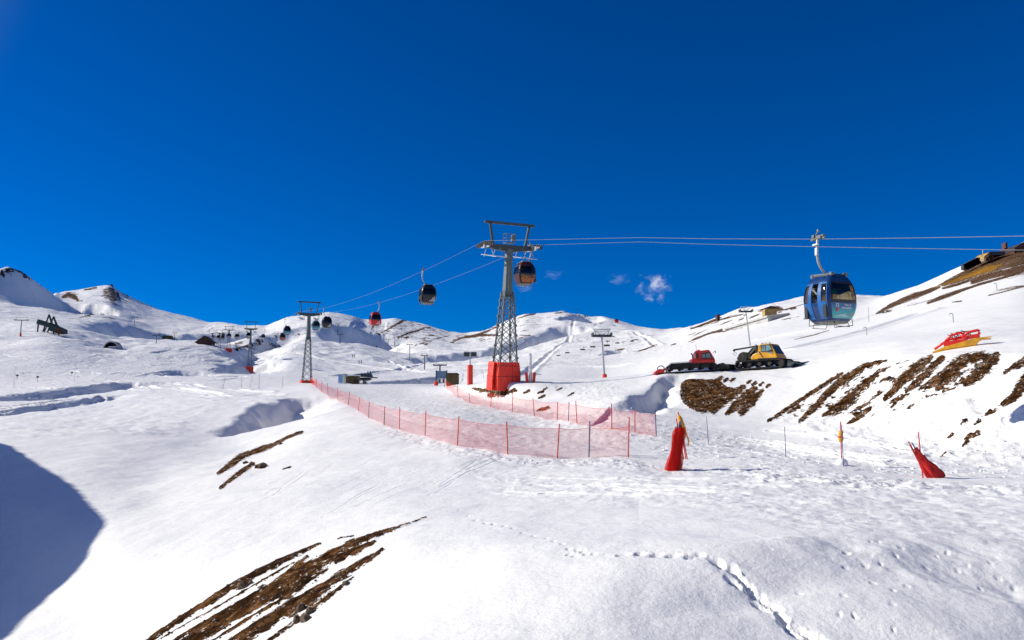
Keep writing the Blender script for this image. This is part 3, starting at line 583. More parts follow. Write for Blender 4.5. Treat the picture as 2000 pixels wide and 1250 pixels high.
# ------------------------------------------------------------------ gondola lift
PHI = math.radians(23.4)
def line_tower(loc, sz, label, full=True):
    t = thing('gondola_lift_tower', loc, label, 'lift tower', PHI, 'gondola lift towers', math.radians(5.0))
    zt = 8.7; hw = lambda z: .98 + (.43-.98)*z/zt
    for a in (-1, 1):
        for b in (-1, 1): MB().bar((a*hw(-.6), b*hw(-.6), -.6), (a*.43, b*.43, zt), .13).build('leg', steel, t)
    m = MB(); zs = [0]
    while zs[-1] < zt-.3: zs.append(min(zt, zs[-1]+hw(zs[-1])*1.35))
    for z0, z1 in zip(zs[:-1], zs[1:]):
        h0, h1 = hw(z0), hw(z1)
        for k in range(4):
            M = Matrix.Rotation(k*PI/2, 3, 'Z')
            m.bar(M @ Vector((-h0, -h0, z0)), M @ Vector((h1, -h1, z1)), .055); m.bar(M @ Vector((h0, -h0-.03, z0)), M @ Vector((-h1, -h1-.03, z1)), .055)
            for s in (-1, 1): m.box(M @ Vector((s*h0, -h0-.02, z0)), (.24, .24, .2))
    m.build('bracing', steel, t)
    MB().tube([(0,0,8.2), (0,0,8.8), (0,0,12.75)], [.50, .53, .37], 8).build('mast', steel, t)
    MB().tube([(0,0,8.25), (0,0,8.4)], .62, 8).build('flange', steel_dk, t)
    m = MB(); m.prism([(-2.5,13.1), (2.5,13.1), (2.5,12.75), (.6,12.5), (-.6,12.5), (-2.5,12.75)], -.24, .24); m.build('crossarm', steel_dk, t, bevel=.03)
    m = MB()
    for s in (-1, 1): m.bar((s*1.65,0,13.1), (s*2.0,0,15.05), .2, .2)
    m.bar((-2.55,0,15.12), (2.55,0,15.12), .2, .24); m.build('lifting_frame', steel_dk, t)
    for s in (-1, 1):
        f = MB()
        for y0 in (-1.75, .1): f.bar((s*2.5-.12*s,y0,13.05-.05*y0*y0), (s*2.5-.12*s,y0+1.65,13.05-.05*(y0+1.65)**2), .06, .2)
        f.bar((s*2.38,-1.0,12.8), (s*2.38,1.0,12.8), .08, .18); f.box((s*2.4,0,12.95), (.3,.5,.35))
        fo = f.build('sheave_train', steel_lt, t)
        for k in range(8):
            y = -1.72+k*.49; z = 13.08-.05*y*y
            w = MB().disc((s*2.5,y,z), .21, .10, (1,0,0), 12); w.disc((s*2.5,y,z), .09, .16, (1,0,0), 8); w.build('sheave', rubber, fo)
    if full:
        for s in (-1, 1):
            g = MB(); x0, x1 = s*1.15, s*2.05
            for x in (x0, x1): g.bar((x,-1.9,11.75), (x,1.9,12.25), .06); 
            for k in range(9): g.bar((x0,-1.9+k*.475,11.75+k*.0625), (x1,-1.9+k*.475,11.75+k*.0625), .05)
            for x in (x0, x1):
                for y in (-1.2, 1.2): g.bar((x,y,12.0), (x,y*.5,12.7), .05)
            g.build('catwalk', steel_lt, t)
        g = MB(); g.box((0,0,13.3), (.95,.8,.06))
        for a in (-.46, .46):
            for b in (-.38, .38): g.bar((a,b,13.3), (a,b,14.15), .04)
        for z in (13.75, 14.15):
            for b in (-.38, .38): g.bar((-.46,b,z), (.46,b,z), .035)
            for a in (-.46, .46): g.bar((a,-.38,z), (a,.38,z), .035)
        g.box((.3,-.2,13.75), (.35,.3,.6)); g.build('work_platform', steel, t)
        l = MB()
        for x in (-.17, .17): l.bar((x,-.62,7.6), (x,-.5,12.5), .04)
        for k in range(16): l.bar((-.17,-.62+.0075*k,7.7+k*.3), (.17,-.62+.0075*k,7.7+k*.3), .03)
        l.build('ladder', steel, t)
    t.scale = (1, 1, sz)
    return t
p1 = G(985, 748, 40)
T1 = line_tower(p1-Vector((0,0,.15)), 1.0, 'tall lattice lift tower with a thick red padded base, nearest of the lift towers')
strap_m = mat('strap', (.22,.012,.010), .8, 0, .2, 6)
def pad(name, cols, parent, seed):      # quilted crash mat: plan polyline leaning inwards, thick, sagging
    rd = random.Random(seed); rows = []
    for k in range(9):
        z = -.5+2.62*k/8; lean = 1.06-.10*k/8; row = []
        for j, (x, y) in enumerate(cols):
            bulge = 1+.035*math.sin(PI*k/8)*(1+math.sin(j*1.3))+rd.uniform(-.012, .012)
            row.append(Vector((x*lean*bulge, y*lean*bulge, z)))
        rows.append(row)
    inner = [[Vector((p.x*.88, p.y*.88, p.z)) for p in r] for r in rows]
    m = MB(); m.grid(rows); m.grid(inner); m.grid([rows[-1], inner[-1]]); m.grid([rows[0], inner[0]])
    m.grid([[r[0] for r in rows], [r[0] for r in inner]]); m.grid([[r[-1] for r in rows], [r[-1] for r in inner]])
    o = m.build(name, red_pad, parent, smooth=False, bevel=0)
    for k in (4, 7): MB().tube([p*1.012 if False else Vector((p.x*1.012, p.y*1.012, p.z)) for p in rows[k]], .022, 5).build('strap', strap_m, o)
    return o
def lin(a, b, n): return [(a[0]+(b[0]-a[0])*k/n, a[1]+(b[1]-a[1])*k/n) for k in range(n+1)]
pad('crash_pad', lin((-1.12,-1.0), (-1.0,-1.12), 2)[:-1]+lin((-1.0,-1.12), (.28,-1.14), 7), T1, 1)
pad('crash_pad', lin((.31,-1.15), (1.05,-1.1), 4)[:-1]+lin((1.05,-1.1), (1.13,-.9), 2)[:-1]+lin((1.13,-.9), (1.1,.7), 5), T1, 2)
pad('crash_pad', lin((-1.14,-.95), (-1.16,1.0), 6), T1, 3)
sk = pad('crash_pad', lin((-1.45,-.7), (-1.5,.6), 4), T1, 4)
def low_pad(t, w, h):
    m = MB()
    for s in (-1, 1): m.box((0,s*w,h/2-.4), (2*w+.35,.3,h+.8)); m.box((s*w,0,h/2-.4), (.3,2*w-.3,h+.8))
    return m.build('crash_pad', red_pad, t, bevel=.06)
towers = [T1]
for u, v, sz, lab, w, h in [(599,748,1.21,'slender lattice lift tower standing at the head of the long pink net fence',1.2,.75),
        (487,722,1.38,'lattice lift tower with a red box base in the snow bowl left of the netting',1.35,1.6),
        (446,685,.86,'small far lift tower with a red base right of the dark hut',1.5,1.5)]:
    p = G(u, v, 120 if u > 500 else 240); p.z -= .2
    if sz > 1: t = dup(T1, lab, None, ('crash_pad',) if sz < 1.3 else ('crash_pad', 'ladder', 'work_platform'))
    else: t = dup(T1, lab, None, ('crash_pad', 'ladder', 'work_platform', 'catwalk'))
    t.matrix_world = Matrix.Translation(p) @ Matrix.Rotation(PHI, 4, 'Z') @ Matrix.Rotation(math.radians(3.5), 4, 'X'); t.scale = (1, 1, sz)
    low_pad(t, w, h/sz); towers.append(t)
for u, v, vt, lab in [(428,682,643,'second smallest far lift tower, its legs thin above the snow hollow'), (414,672,645,'farthest and smallest lift tower, just above the dark hut roof')]:
    p = G(u, v, 240); d = p.y*CP+p.z*SP
    t = dup(T1, lab, None, ('crash_pad', 'ladder', 'work_platform', 'catwalk', 'flange'))
    s = (v-vt)*d/F/15.1
    t.matrix_world = Matrix.Translation(p-Vector((0,0,.4))) @ Matrix.Rotation(PHI, 4, 'Z'); t.scale = (max(.75, s), max(.75, s), s); towers.append(t)
bpy.context.view_layer.update()
def span(a, b, sag, n=14):
    return [a.lerp(b, k/n)-Vector((0,0,4*sag*(k/n)*(1-k/n))) for k in range(n+1)]
def plane_pt(u, v, s):                  # pixel ray against the vertical plane of one rope
    d = Vector(ray(u, v)); o = T1.matrix_world @ Vector((s*2.5, 0, 13.3)); n = Vector((math.cos(PHI), math.sin(PHI), 0))
    return d*(n.dot(o)/n.dot(d))
ropes = {}; rope_m = mat('wire_rope', (.20,.21,.22), .6, .2, .1, 3)
for s, pts in ((-1, [(2140,459),(2000,461),(1800,464.5),(1600,467),(1400,466.5),(1250,464)]), (1, [(2140,490),(2000,488.5),(1800,485.5),(1600,482),(1400,477.5),(1250,472.5)])):
    way = [plane_pt(u, v, s) for u, v in pts]; way.insert(0, way[0]+(way[0]-way[1])*3)
    for i, t in enumerate(towers):
        for y in (-1.7, -.9, 0, .9, 1.7): way.append(t.matrix_world @ Vector((s*2.5, y, 13.31-.05*y*y)))
        if i+1 < len(towers):
            nx = towers[i+1].matrix_world @ Vector((s*2.5, -1.7, 13.15)); a = way[-1]
            way += span(a, nx, .012*(nx-a).length)[1:-1]
    end = way[-1]+Vector((-25, 60, 6)); way.append(end)
    ropes[s] = way
    tag(MB().tube(way, .0115, 6).build('haul_rope', rope_m), 'grey steel haul rope on the '+('near side of the towers, carrying the blue cabin' if s < 0 else 'far side of the towers, lower at right'), 'rope', 'haul ropes of the gondola lift')
def on_rope(s, u):
    w = ropes[s]; pr = [project(p.x, p.y, p.z)[0] for p in w]
    for i in range(len(w)-1):
        if (pr[i]-u)*(pr[i+1]-u) <= 0 and w[i].y > 5: return w[i].lerp(w[i+1], (u-pr[i])/(pr[i+1]-pr[i]+1e-9))
    return w[-1]
# --- the cabin
ZC = [0, .12, .3, .6, .85, 1.05, 1.3, 1.55, 1.72, 1.9, 2.04, 2.12]
AC = [.62, .70, .80, .90, .935, .94, .92, .865, .80, .70, .58, .50]
BC = [.66, .74, .82, .875, .885, .885, .87, .83, .79, .73, .66, .58]
Z0 = -3.85; XC = .58
def shell(th_, z, off=0):
    a = np.interp(z, ZC, AC)+off; b = np.interp(z, ZC, BC)+off; c, s = math.cos(th_), math.sin(th_); e = 2/5.5
    return Vector((XC+a*math.copysign(abs(c)**e, c), b*math.copysign(abs(s)**e, s), Z0+z))
def patch(m, k, s0, s1, z0, z1, off=0, thick=.03, nz=None, ns=None):
    nz = nz or max(2, int((z1-z0)/.12)+1); ns = ns or max(2, int((s1-s0)/.14)+1)
    A = [[shell((k+.5*(s0+(s1-s0)*j/ns))*PI/2, z0+(z1-z0)*i/nz, off) for j in range(ns+1)] for i in range(nz+1)]
    B = [[shell((k+.5*(s0+(s1-s0)*j/ns))*PI/2, z0+(z1-z0)*i/nz, off-thick) for j in range(ns+1)] for i in range(nz+1)]
    m.grid(A); m.grid(B); m.grid([A[0], B[0]]); m.grid([A[-1], B[-1]]); m.grid([[r[0] for r in A], [r[0] for r in B]]); m.grid([[r[-1] for r in A], [r[-1] for r in B]])
    return m
def panel_mat(name, stops, spots=None):
    m, T = new_mat(name); tc = T('ShaderNodeTexCoord').outputs['Object']; z = T('ShaderNodeSeparateXYZ', {0: tc}).outputs[2]
    n = T('ShaderNodeTexNoise', {'Vector': tc, 'Scale': 3.0, 'Detail': 3}).outputs[0]
    f = T('ShaderNodeMapRange', {'Value': math_(T, 'ADD', z, math_(T, 'MULTIPLY', math_(T, 'SUBTRACT', n, .5), .35)), 'From Min': Z0+.1, 'From Max': Z0+.85}).outputs[0]
    c = ramp(T, f, stops)
    if spots:
        n2 = T('ShaderNodeTexNoise', {'Vector': tc, 'Scale': 4.5, 'Detail': 4, 'Distortion': 1.5}).outputs[0]
        c = mixc(T, T('ShaderNodeMapRange', {'Value': n2, 'From Min': .47, 'From Max': .56}).outputs[0], c, ramp(T, n2, spots))
    T('ShaderNodeOutputMaterial', {'Surface': T('ShaderNodeBsdfPrincipled', {'Base Color': c, 'Roughness': .3}).outputs[0]}); return m
teal = panel_mat('teal_print', [(.05,(.10,.42,.42)), (.35,(.03,.36,.40)), (.7,(.012,.16,.32)), (1,(.01,.07,.22))])
def cabin(label):
    t = thing('gondola_cabin', (0,0,0), label, 'gondola', 0, 'gondola cabins on the lift')
    b = MB(); 
    for k in range(4):
        patch(b, k, -1, 1, 0, .84); patch(b, k, -1, 1, 1.72, 2.12)
        patch(b, k, -1, -.72, .84, 1.72, nz=6); patch(b, k, .72, 1, .84, 1.72, nz=6)
    b.build('cabin_shell', cab_dark, t, True)
    f = MB(); ring = [[shell(2*PI*j/32, 0, -.02) for j in range(32)], [shell(2*PI*j/32, 0, -.10)-Vector((0,0,.10)) for j in range(32)]]
    f.grid(ring, True); f.add(ring[1], [tuple(range(32))]); f.add(ring[0], [tuple(range(32))]); f.build('floor', under_m, t)
    r = MB(); rg = [[shell(2*PI*j/32, 2.12, o)+Vector((0,0,h)) for j in range(32)] for o, h in ((.03,-.03),(.04,.0),(-.06,.06),(-.30,.10))]
    r.grid(rg, True); r.add(rg[-1], [tuple(range(32))]); ro = r.build('roof', cab_roof, t, True)
    h = MB()
    for sx in (-1, 1):
        h.bar((XC+sx*.40,-.56,Z0+2.12), (XC+sx*.40,.56,Z0+2.20), .13, .12)
        for sy in (-.58, .58): h.box((XC+sx*.42,sy,Z0+2.16), (.17,.14,.15))
    h.build('roof_rail', steel, t)
    for k in (0, 1, 3):
        patch(MB(), k, -.72, .72, .84, 1.72, -.008, .012).build('window', pane_m, t, True)
        fr = MB(); patch(fr, k, -.76, .76, .80, .95, .006, .03); patch(fr, k, -.76, .76, 1.68, 1.78, .006, .03); patch(fr, k, -.76, -.66, .95, 1.68, .006, .03); patch(fr, k, .66, .76, .95, 1.68, .006, .03)
        fr.build('window_frame', black, t, True)
    for s0, s1 in ((-.74, -.02), (.02, .74)):
        d = MB(); patch(d, 2, s0, s1, .10, .86, .02, .04); patch(d, 2, s0, s0+.12, .86, 1.78, .02, .04, nz=6); patch(d, 2, s1-.12, s1, .86, 1.78, .02, .04, nz=6); patch(d, 2, s0+.12, s1-.12, 1.68, 1.78, .02, .04)
        do = d.build('door', cab_blue, t, True)
        patch(MB(), 2, s0+.12, s1-.12, .86, 1.68, .004, .012).build('door_window', pane_m, do, True)
        sc_ = (s0+s1)/2
        rk = MB(); q = shell((2+.5*sc_)*PI/2, .47, .035); rk.box(q, (.10, .20, .56)); rk.box(q+Vector((-.02,0,-.30)), (.16,.24,.05))
        rk.build('ski_rack', black, t, bevel=.015)
    for k in (1, 3):
        patch(MB(), k, -.80, .80, .10, .80, .014, .03).build('end_panel', teal, t, True)
    bp_ = MB()
    for sx in (-1, 1):
        x = XC+sx*.72
        bp_.tube([(x,-.55,Z0+.25), (x+sx*.06,-.55,Z0-.18), (x+sx*.06,.55,Z0-.18), (x,.55,Z0+.25)], .018, 6)
    for sy in (-1, 1): bp_.tube([(XC-.4,sy*.6,Z0-.05), (XC-.4,sy*.72,Z0-.26), (XC+.4,sy*.72,Z0-.26), (XC+.4,sy*.6,Z0-.05)], .018, 6)
    bp_.build('bumper_rail', steel_dk, t, True)
    for sy in (-1, 1):
        s_ = MB(); s_.box((XC,sy*.52,Z0+.45), (1.3,.36,.08)); s_.box((XC,sy*.68,Z0+.68), (1.3,.08,.42)); s_.build('bench', black, t, bevel=.02)
    a = MB(); pts = [(-.02,0,-.02), (-.07,0,-.35), (-.08,0,-.80), (-.02,0,-1.12), (.16,0,-1.40), (.38,0,-1.60), (XC,0,-1.74)]
    sm = []
    for i in range(len(pts)-1):
        p0 = Vector(pts[max(0,i-1)]); p1_ = Vector(pts[i]); p2 = Vector(pts[i+1]); p3 = Vector(pts[min(len(pts)-1,i+2)])
        for k in range(5):
            q = k/5; sm.append(.5*((2*p1_)+(p2-p0)*q+(2*p0-5*p1_+4*p2-p3)*q*q+(3*p1_-p0-3*p2+p3)*q**3))
    sm.append(Vector(pts[-1])); a.tube(sm, .062, 10); a.box((XC,0,-1.72), (.34,.5,.07)); a.bar((XC-.36,0,-1.70), (XC+.36,0,-1.70), .09, .09)
    a.build('hanger_arm', arm_m, t, True)
    bx = MB().box((-.14,0,-.62), (.06,.14,.34)); bx.box((-.16,0,-.28), (.10,.34,.07)); bx.build('guide_box', steel_lt, t, bevel=.015)
    g = MB(); g.box((0,.02,.07), (.17,.52,.16)); g.disc((0,-.36,.02), .06, .05, (1,0,0), 10); g.disc((0,.38,.02), .06, .05, (1,0,0), 10); g.bar((0,-.42,.0), (0,.44,.0), .07, .06)
    g.disc((.02,-.28,.11), .085, .16, (0,1,0), 10); g.box((-.08,.18,.14), (.12,.16,.12)); g.bar((-.02,.14,.12), (-.03,-.05,.38), .05, .07); g.disc((-.03,-.06,.39), .06, .09, (1,0,0), 10)
    g.build('grip', grip_m, t, bevel=.01)
    return t
cab_dark = mat('midnight_shell', (.008,.040,.14), .25, 0, .12, 2); cab_blue = mat('cabin_blue', (.008,.105,.33), .3, 0, .12, 2, (.01,.04,.12)); cab_roof = mat('roof_dark', (.012,.014,.02), .45, 0, .2, 2)
under_m = mat('underbody', (.20,.20,.19), .7, .2, .2, 3); arm_m = mat('hanger_grey', (.36,.36,.34), .45, .3, .12, 3); grip_m = mat('grip_metal', (.13,.135,.13), .45, .5, .25, 6)
cab_black = mat('cabin_black', (.010,.012,.018), .3, 0, .12, 2); cab_wine = mat('cabin_wine', (.055,.006,.008), .3, 0, .12, 2); cab_red = mat('cabin_red', (.55,.012,.018), .3, 0, .1, 2)
cab_grey = mat('cabin_grey', (.30,.31,.32), .4, 0, .1, 2); cab_teal = mat('cabin_teal', (.015,.14,.22), .3, 0, .1, 2); cab_yel = mat('cabin_ochre', (.42,.25,.05), .35, 0, .1, 2); cab_green = mat('cabin_dark_green', (.06,.07,.035), .4, 0, .1, 2)
pr_mix = panel_mat('fruit_print', [(0,(.42,.03,.01)), (.35,(.30,.05,.015)), (.7,(.07,.008,.008)), (1,(.03,.006,.006))], [(.46,(.05,.12,.02)), (.56,(.42,.20,.03))])
pr_blk = panel_mat('black_print', [(0,(.012,.014,.02)), (1,(.012,.014,.02))]); pr_red = panel_mat('red_print', [(0,(.55,.010,.018)), (1,(.50,.010,.018))])
pr_sky = panel_mat('pale_blue_print', [(0,(.22,.42,.52)), (.5,(.06,.28,.42)), (1,(.015,.10,.18))]); pr_pink = panel_mat('pink_print', [(0,(.50,.16,.14)), (1,(.30,.02,.02))]); pr_grey = panel_mat('grey_print', [(0,(.55,.56,.56)), (1,(.10,.10,.11))])
proto = cabin('dark blue cabin numbered 32 with a teal end panel, hanging nearest on the right')
endp = [k for k in kids(proto) if k.name.startswith('end_panel')]
def place(c, s, u, swing=0):
    p = on_rope(s, u); c.matrix_world = Matrix.Translation(p) @ Matrix.Rotation(PHI+(0 if s < 0 else PI)+swing, 4, 'Z') @ Matrix.Scale(.965, 4)
def on_end(x, z, off=.03):             # a frame lying on the downhill end panel
    b = -(np.interp(z, ZC, BC)+off); b2 = -(np.interp(z+.1, ZC, BC)+off); sl = math.atan2(-(b2-b), .1)
    return Matrix.Translation((x, b, Z0+z)) @ Matrix.Rotation(PI/2+sl, 4, 'X')
near_panel = min(endp, key=lambda o: sum(v.co.y for v in o.data.vertices))
def mark(cabin_, panel, m, name='lettering', back=False):
    return m
def bars_mesh(sgn):
    m = MB()
    for k in range(4):
        h = .12+.13*k; x = XC+.04+.17*k
        for j in range(k+1):
            z = .14+j*.145
            M = on_end(x, z+.05, .022)
            if sgn > 0: M = Matrix.Translation((2*XC,0,0)) @ Matrix.Rotation(PI, 4, 'Z') @ M
            m.box(M @ Vector((0,0,0)), (.125,.012,.10))
    return m
cabins = [  # rope side, u of the grip, shell, door, panel, bars, label
    (1, 1035, cab_wine, cab_wine, pr_mix, 0, 'dark red cabin with a yellow and orange end, beside the red padded tower', 4),
    (-1, 827, cab_black, cab_black, pr_blk, 1, 'black cabin with stepped white bars, hanging alone against the sky left of the near tower', 3),
    (1, 740, cab_red, cab_red, pr_red, 1, 'bright red cabin with stepped white bars, low against the skyline', 3),
    (-1, 633, cab_black, cab_black, pr_blk, 1, 'black cabin with stepped white bars, right beside the second tower top', 2),
    (1, 622, cab_teal, cab_teal, pr_sky, 0, 'pale teal cabin hanging just left of the black one by the second tower', 1),
    (-1, 557, cab_black, cab_teal, pr_sky, 0, 'blue and white cabin hanging left of the second tower, higher of that pair', 1),
    (1, 556, cab_black, cab_red, pr_pink, 0, 'pinkish red cabin hanging left of the second tower, lower of that pair', 1),
    (1, 517, cab_grey, cab_grey, pr_grey, 0, 'grey cabin alone between the second and third towers', 1),
    (-1, 483, cab_black, cab_wine, pr_grey, 0, 'dark cabin at the left side of the third tower top', 1),
    (1, 487.5, cab_wine, cab_wine, pr_pink, 0, 'wine red cabin just below the dark one at the third tower', 1),
    (-1, 460, cab_green, cab_green, pr_grey, 0, 'dark green cabin left of the third tower, left of a pair', 1),
    (1, 467, cab_yel, cab_yel, pr_grey, 0, 'ochre cabin left of the third tower, right of a pair', 1),
    (-1, 444.5, cab_green, cab_green, pr_grey, 0, 'dark green cabin at the fourth, red based far tower', 1),
    (1, 451, cab_yel, cab_yel, pr_grey, 0, 'ochre cabin at the fourth, red based far tower', 1),
    (-1, 434, cab_yel, cab_yel, pr_grey, 0, 'small ochre cabin in front of the far snow slope between two thin towers', 1),
    (1, 437.5, cab_green, cab_green, pr_grey, 0, 'small dark green cabin next to the ochre one between two thin towers', 1),
    (-1, 424, cab_yel, cab_yel, pr_grey, 0, 'tiny ochre cabin close above the dark hut, second from the farthest tower', 1),
    (1, 418, cab_yel, cab_wine, pr_grey, 0, 'tiny ochre and wine cabin nearest the farthest tower', 1)]
small = ('ski_rack', 'bench', 'bumper_rail', 'roof_rail', 'guide_box')
for s, u, sh, dr, pn, bars, lab, lv in cabins:
    c = dup(proto, lab, None, () if lv > 2 else small, {'cabin_shell': sh, 'door': dr, 'end_panel': pn, 'window': pane_dk, 'door_window': pane_dk})
    place(c, s, u, random.uniform(-.04, .04))
    if bars:
        for e in kids(c):
            if e.name.startswith('end_panel'):
                nearend = sum(v.co.y for v in e.data.vertices) < 0
                bars_mesh(-1 if nearend else 1).build('bar_emblem', white, e)
m = MB(); text_mesh(m, '32', on_end(XC-.60, .60), .23); text_mesh(m, 'VALLE', on_end(XC-.06, .655), .145); text_mesh(m, 'NEVADO', on_end(XC-.22, .51), .145); m.build('lettering', white, near_panel)
m = MB(); M = on_end(XC-.45, .47, .026); m.add([M @ Vector((.075*math.cos(a*PI/8), .085*math.sin(a*PI/8), 0)) for a in range(16)], [tuple(range(16))]); m.build('red_emblem', red_paint, near_panel)
m = MB()
for cx, cz, rx, rz in ((-.34,.20,.16,.035),(-.15,.235,.20,.05),(.06,.20,.17,.04),(-.02,.27,.10,.03)):
    M = on_end(XC+cx, cz, .024+.002*len(m.v)/20); m.add([M @ Vector((rx*math.cos(a*PI/10), rz*math.sin(a*PI/10), 0)) for a in range(20)], [tuple(range(20))])
m.build('cloud_print', mat('cloud_print', (.42,.58,.60), .4, 0, .2, 4), near_panel)
m = MB(); M = on_end(XC+.42, .27, .026); M2 = on_end(XC+.42, .27, .03)
m.add([M @ Vector((r*1.25*math.cos(a*PI/10), r*.7*math.sin(a*PI/10), 0)) for r in (.13,.09) for a in range(20)], [(a, (a+1)%20, 20+(a+1)%20, 20+a) for a in range(20)])
m.add([M2 @ Vector((.06*math.cos(a*PI/6), .04*math.sin(a*PI/6), 0)) for a in range(12)], [tuple(range(12))]); m.build('oval_emblem', mat('oval_grey', (.30,.36,.38), .4), near_panel)
place(proto, -1, 1598)
# ------------------------------------------------------------------ safety netting
def px_h(p, dv): return dv*(p.y*CP+p.z*SP)/F          # height in metres of dv photo pixels at point p
def fence(bases, label, hn, droop, pole_mats, lean_seed, slack=.0):
    rd = random.Random(lean_seed); P = [G(u, v, rm) for u, v, h, rm in bases]
    root = thing('safety_net_fence', P[0], label, 'net fence', 0, 'pink safety net fences'); o = P[0]
    poles = []
    for p, (u, v, h, rm), pm in zip(P, bases, pole_mats):
        H = px_h(p, h); l = Vector((rd.uniform(-.10, .10), rd.uniform(-.05, .05), 0))*H
        b = p-o-Vector((0,0,.15)); t = p-o+l+Vector((0,0,H)); m = MB().tube([b, t], .027, 7)
        m.tube([b.lerp(t, .78), b.lerp(t, .80)], .035, 7); m.build('pole', pm, root); poles.append((b.lerp(t, .03), t, H))
    vs, fs, uv = [], [], []; dist = 0
    for (b0, t0, H0), (b1, t1, H1) in zip(poles[:-1], poles[1:]):
        L = (b1-b0).length; n = max(6, int(L/.35)); base = len(vs)
        for i in range(n+1):
            q = i/n; a = b0.lerp(b1, q); wld = a+o; a = Vector((a.x, a.y, zat(wld.x, wld.y)-o.z-.03)); top = b0.lerp(b1, q)
            top = b0.lerp(t0, hn/max(H0,.1)).lerp(b1.lerp(t1, hn/max(H1,.1)), q); s = droop*4*q*(1-q)
            for k in range(7):
                e = k/6; pt = a.lerp(top-Vector((0,0,s)), e)+Vector((.05*math.sin(i*1.1+k), .05*math.sin(i*.7+k*1.3), 0))*math.sin(PI*e)
                vs.append(pt); uv.append((dist+L*q, e*hn))
        for i in range(n):
            for k in range(6): fs.append((base+i*7+k, base+(i+1)*7+k, base+(i+1)*7+k+1, base+i*7+k+1))
        dist += L
    me = bpy.data.meshes.new('net'); me.from_pydata(vs, [], fs); ul = me.uv_layers.new(name='net')
    for l in me.loops: ul.data[l.index].uv = uv[l.vertex_index]
    me.materials.append(net_m); n = bpy.data.objects.new('net', me); C.objects.link(n); n.parent = root
    c = MB()
    for (b0, t0, H0), (b1, t1, H1) in zip(poles[:-1], poles[1:]):
        a = b0.lerp(t0, hn/max(H0,.1)); b = b1.lerp(t1, hn/max(H1,.1)); c.tube([a.lerp(b, k/6)-Vector((0,0,droop*4*(k/6)*(1-k/6))) for k in range(7)], .008, 4)
    c.build('top_cord', pole_red, root)
    return root
R, B, K = pole_red, pole_blue, pole_dk
fence([(607,748,18,90),(618,757,19,80),(628,765,21,75),(641,772,24,60),(660,781,24,60),(680,791,26,50),(700,803,27,45),(720,816,31,40),(750,830,36,40),(780,838,43,35),(830,851,48,32),(893,870,57,30),(992,887,63,27),(1088,895,67,26),(1150,893,70,26),(1227,893,78,26)],
      'long pink net fence curving along the lower edge of the piste', 1.30, .07, [K,R,B,K,R,K,R,K,K,R,R,R,R,R,B,R], 3)
fence([(868,757,24,75),(895,777,26,60),(918,787,20,60),(958,795,28,50),(1001,804,36,45),(1044,812,34,45),(1088,820,35,42),(1110,823,38,42),(1127,827,44,42),(1195,838,50,36),(1240,845,44,35),(1282,852,52,34)],
      'paler pink net fence on the upper side of the piste below the red padded tower', 1.2, .10, [K,K,R,R,R,R,R,B,R,R,R,B], 9)
def marker(u, v, h, m, label, r=.021, lean=(0,0), group='slender marker poles in the snow', rmin=20, extra=None, cat='pole', rmax=5000):
    p = G(u, v, rmin, rmax); H = px_h(p, h)
    o = MB().tube([(0,0,-.2), (lean[0]*H, lean[1]*H, H)], [r, r*.8], 7)
    if extra: extra(o, H)
    o = o.build('marker_pole', m); o.location = p; return tag(o, label, cat, group)
marker(1384,868,54, pole_blue, 'thin blue pole right of the rolled net bundle', .018, (-.05,0))
marker(1535,893,59, pole_blue, 'thin dark pole standing alone below the brown streaked bank', .018, (-.01,0))
marker(1648,911,80, pole_blue, 'thin dark pole right beside the yellow padded pole', .016, (-.02,0))
for i, (u, v, h, l, m) in enumerate([(434,760,22,.4,K),(472,758,24,-.12,R),(488,757,24,.32,R),(506,759,28,.0,K),(551,757,23,.1,K)]):
    marker(u, v, h, m, ['leftmost leaning pole of the row left of the second tower', 'red pole with a loose net scrap in the row left of the second tower', 'red pole leaning right, middle of the row left of the second tower', 'dark upright pole, fourth of the row left of the second tower', 'thin dark pole nearest the second tower base'][i], .03, (l*.6,0), rmin=60)
marker(27,757,40, steel_lt, 'thin grey pole on the lower left plateau, nearest the left edge', .03, rmin=60); marker(145,746,42, steel_lt, 'thin grey pole on the left plateau above the shaded bank', .03, rmin=60)
for i, (u, v) in enumerate([(33,742),(73,745),(140,735)]):
    p = G(u, v, 60); o = MB().tube([(0,0,-.2), (0,0,.9)], .04, 6); o.blob((0,0,1.0), .32, i, 1, (1,1,.8), .1); o = o.build('marker_post', olive); o.location = p
    tag(o, ['small dark topped marker post, leftmost of three on the left plateau','small dark topped marker post, middle of three on the left plateau','small dark topped marker post beside the thin grey pole on the left plateau'][i], 'marker', 'small marker posts')
for i, (u, v, h, hook) in enumerate([(1693,655,16,1),(1697,628,28,0),(1862,630,18,1),(1947,567,14,1),(944,738,12,1)]):
    p = G(u, v, 60); H = px_h(p, h); r = .05
    pts = [(0,0,-.2), (0,0,H*.8)] + ([(-.05,0,H*.95), (-.18,0,H), (-.32,0,H*.95), (-.36,0,H*.82)] if hook else [(0,0,H)])
    o = MB().tube(pts, r, 8).build('snow_pipe', steel_lt, None, True); o.location = p
    tag(o, ['hooked grey pipe in the slope just right of the blue cabin','straight grey post in the slope right of the blue cabin','hooked grey pipe above the red and yellow plough on the right slope','hooked grey pipe highest on the right slope','small white hooked pipe left of the red padded tower base'][i], 'pipe', 'snowmaking pipes on the slope')
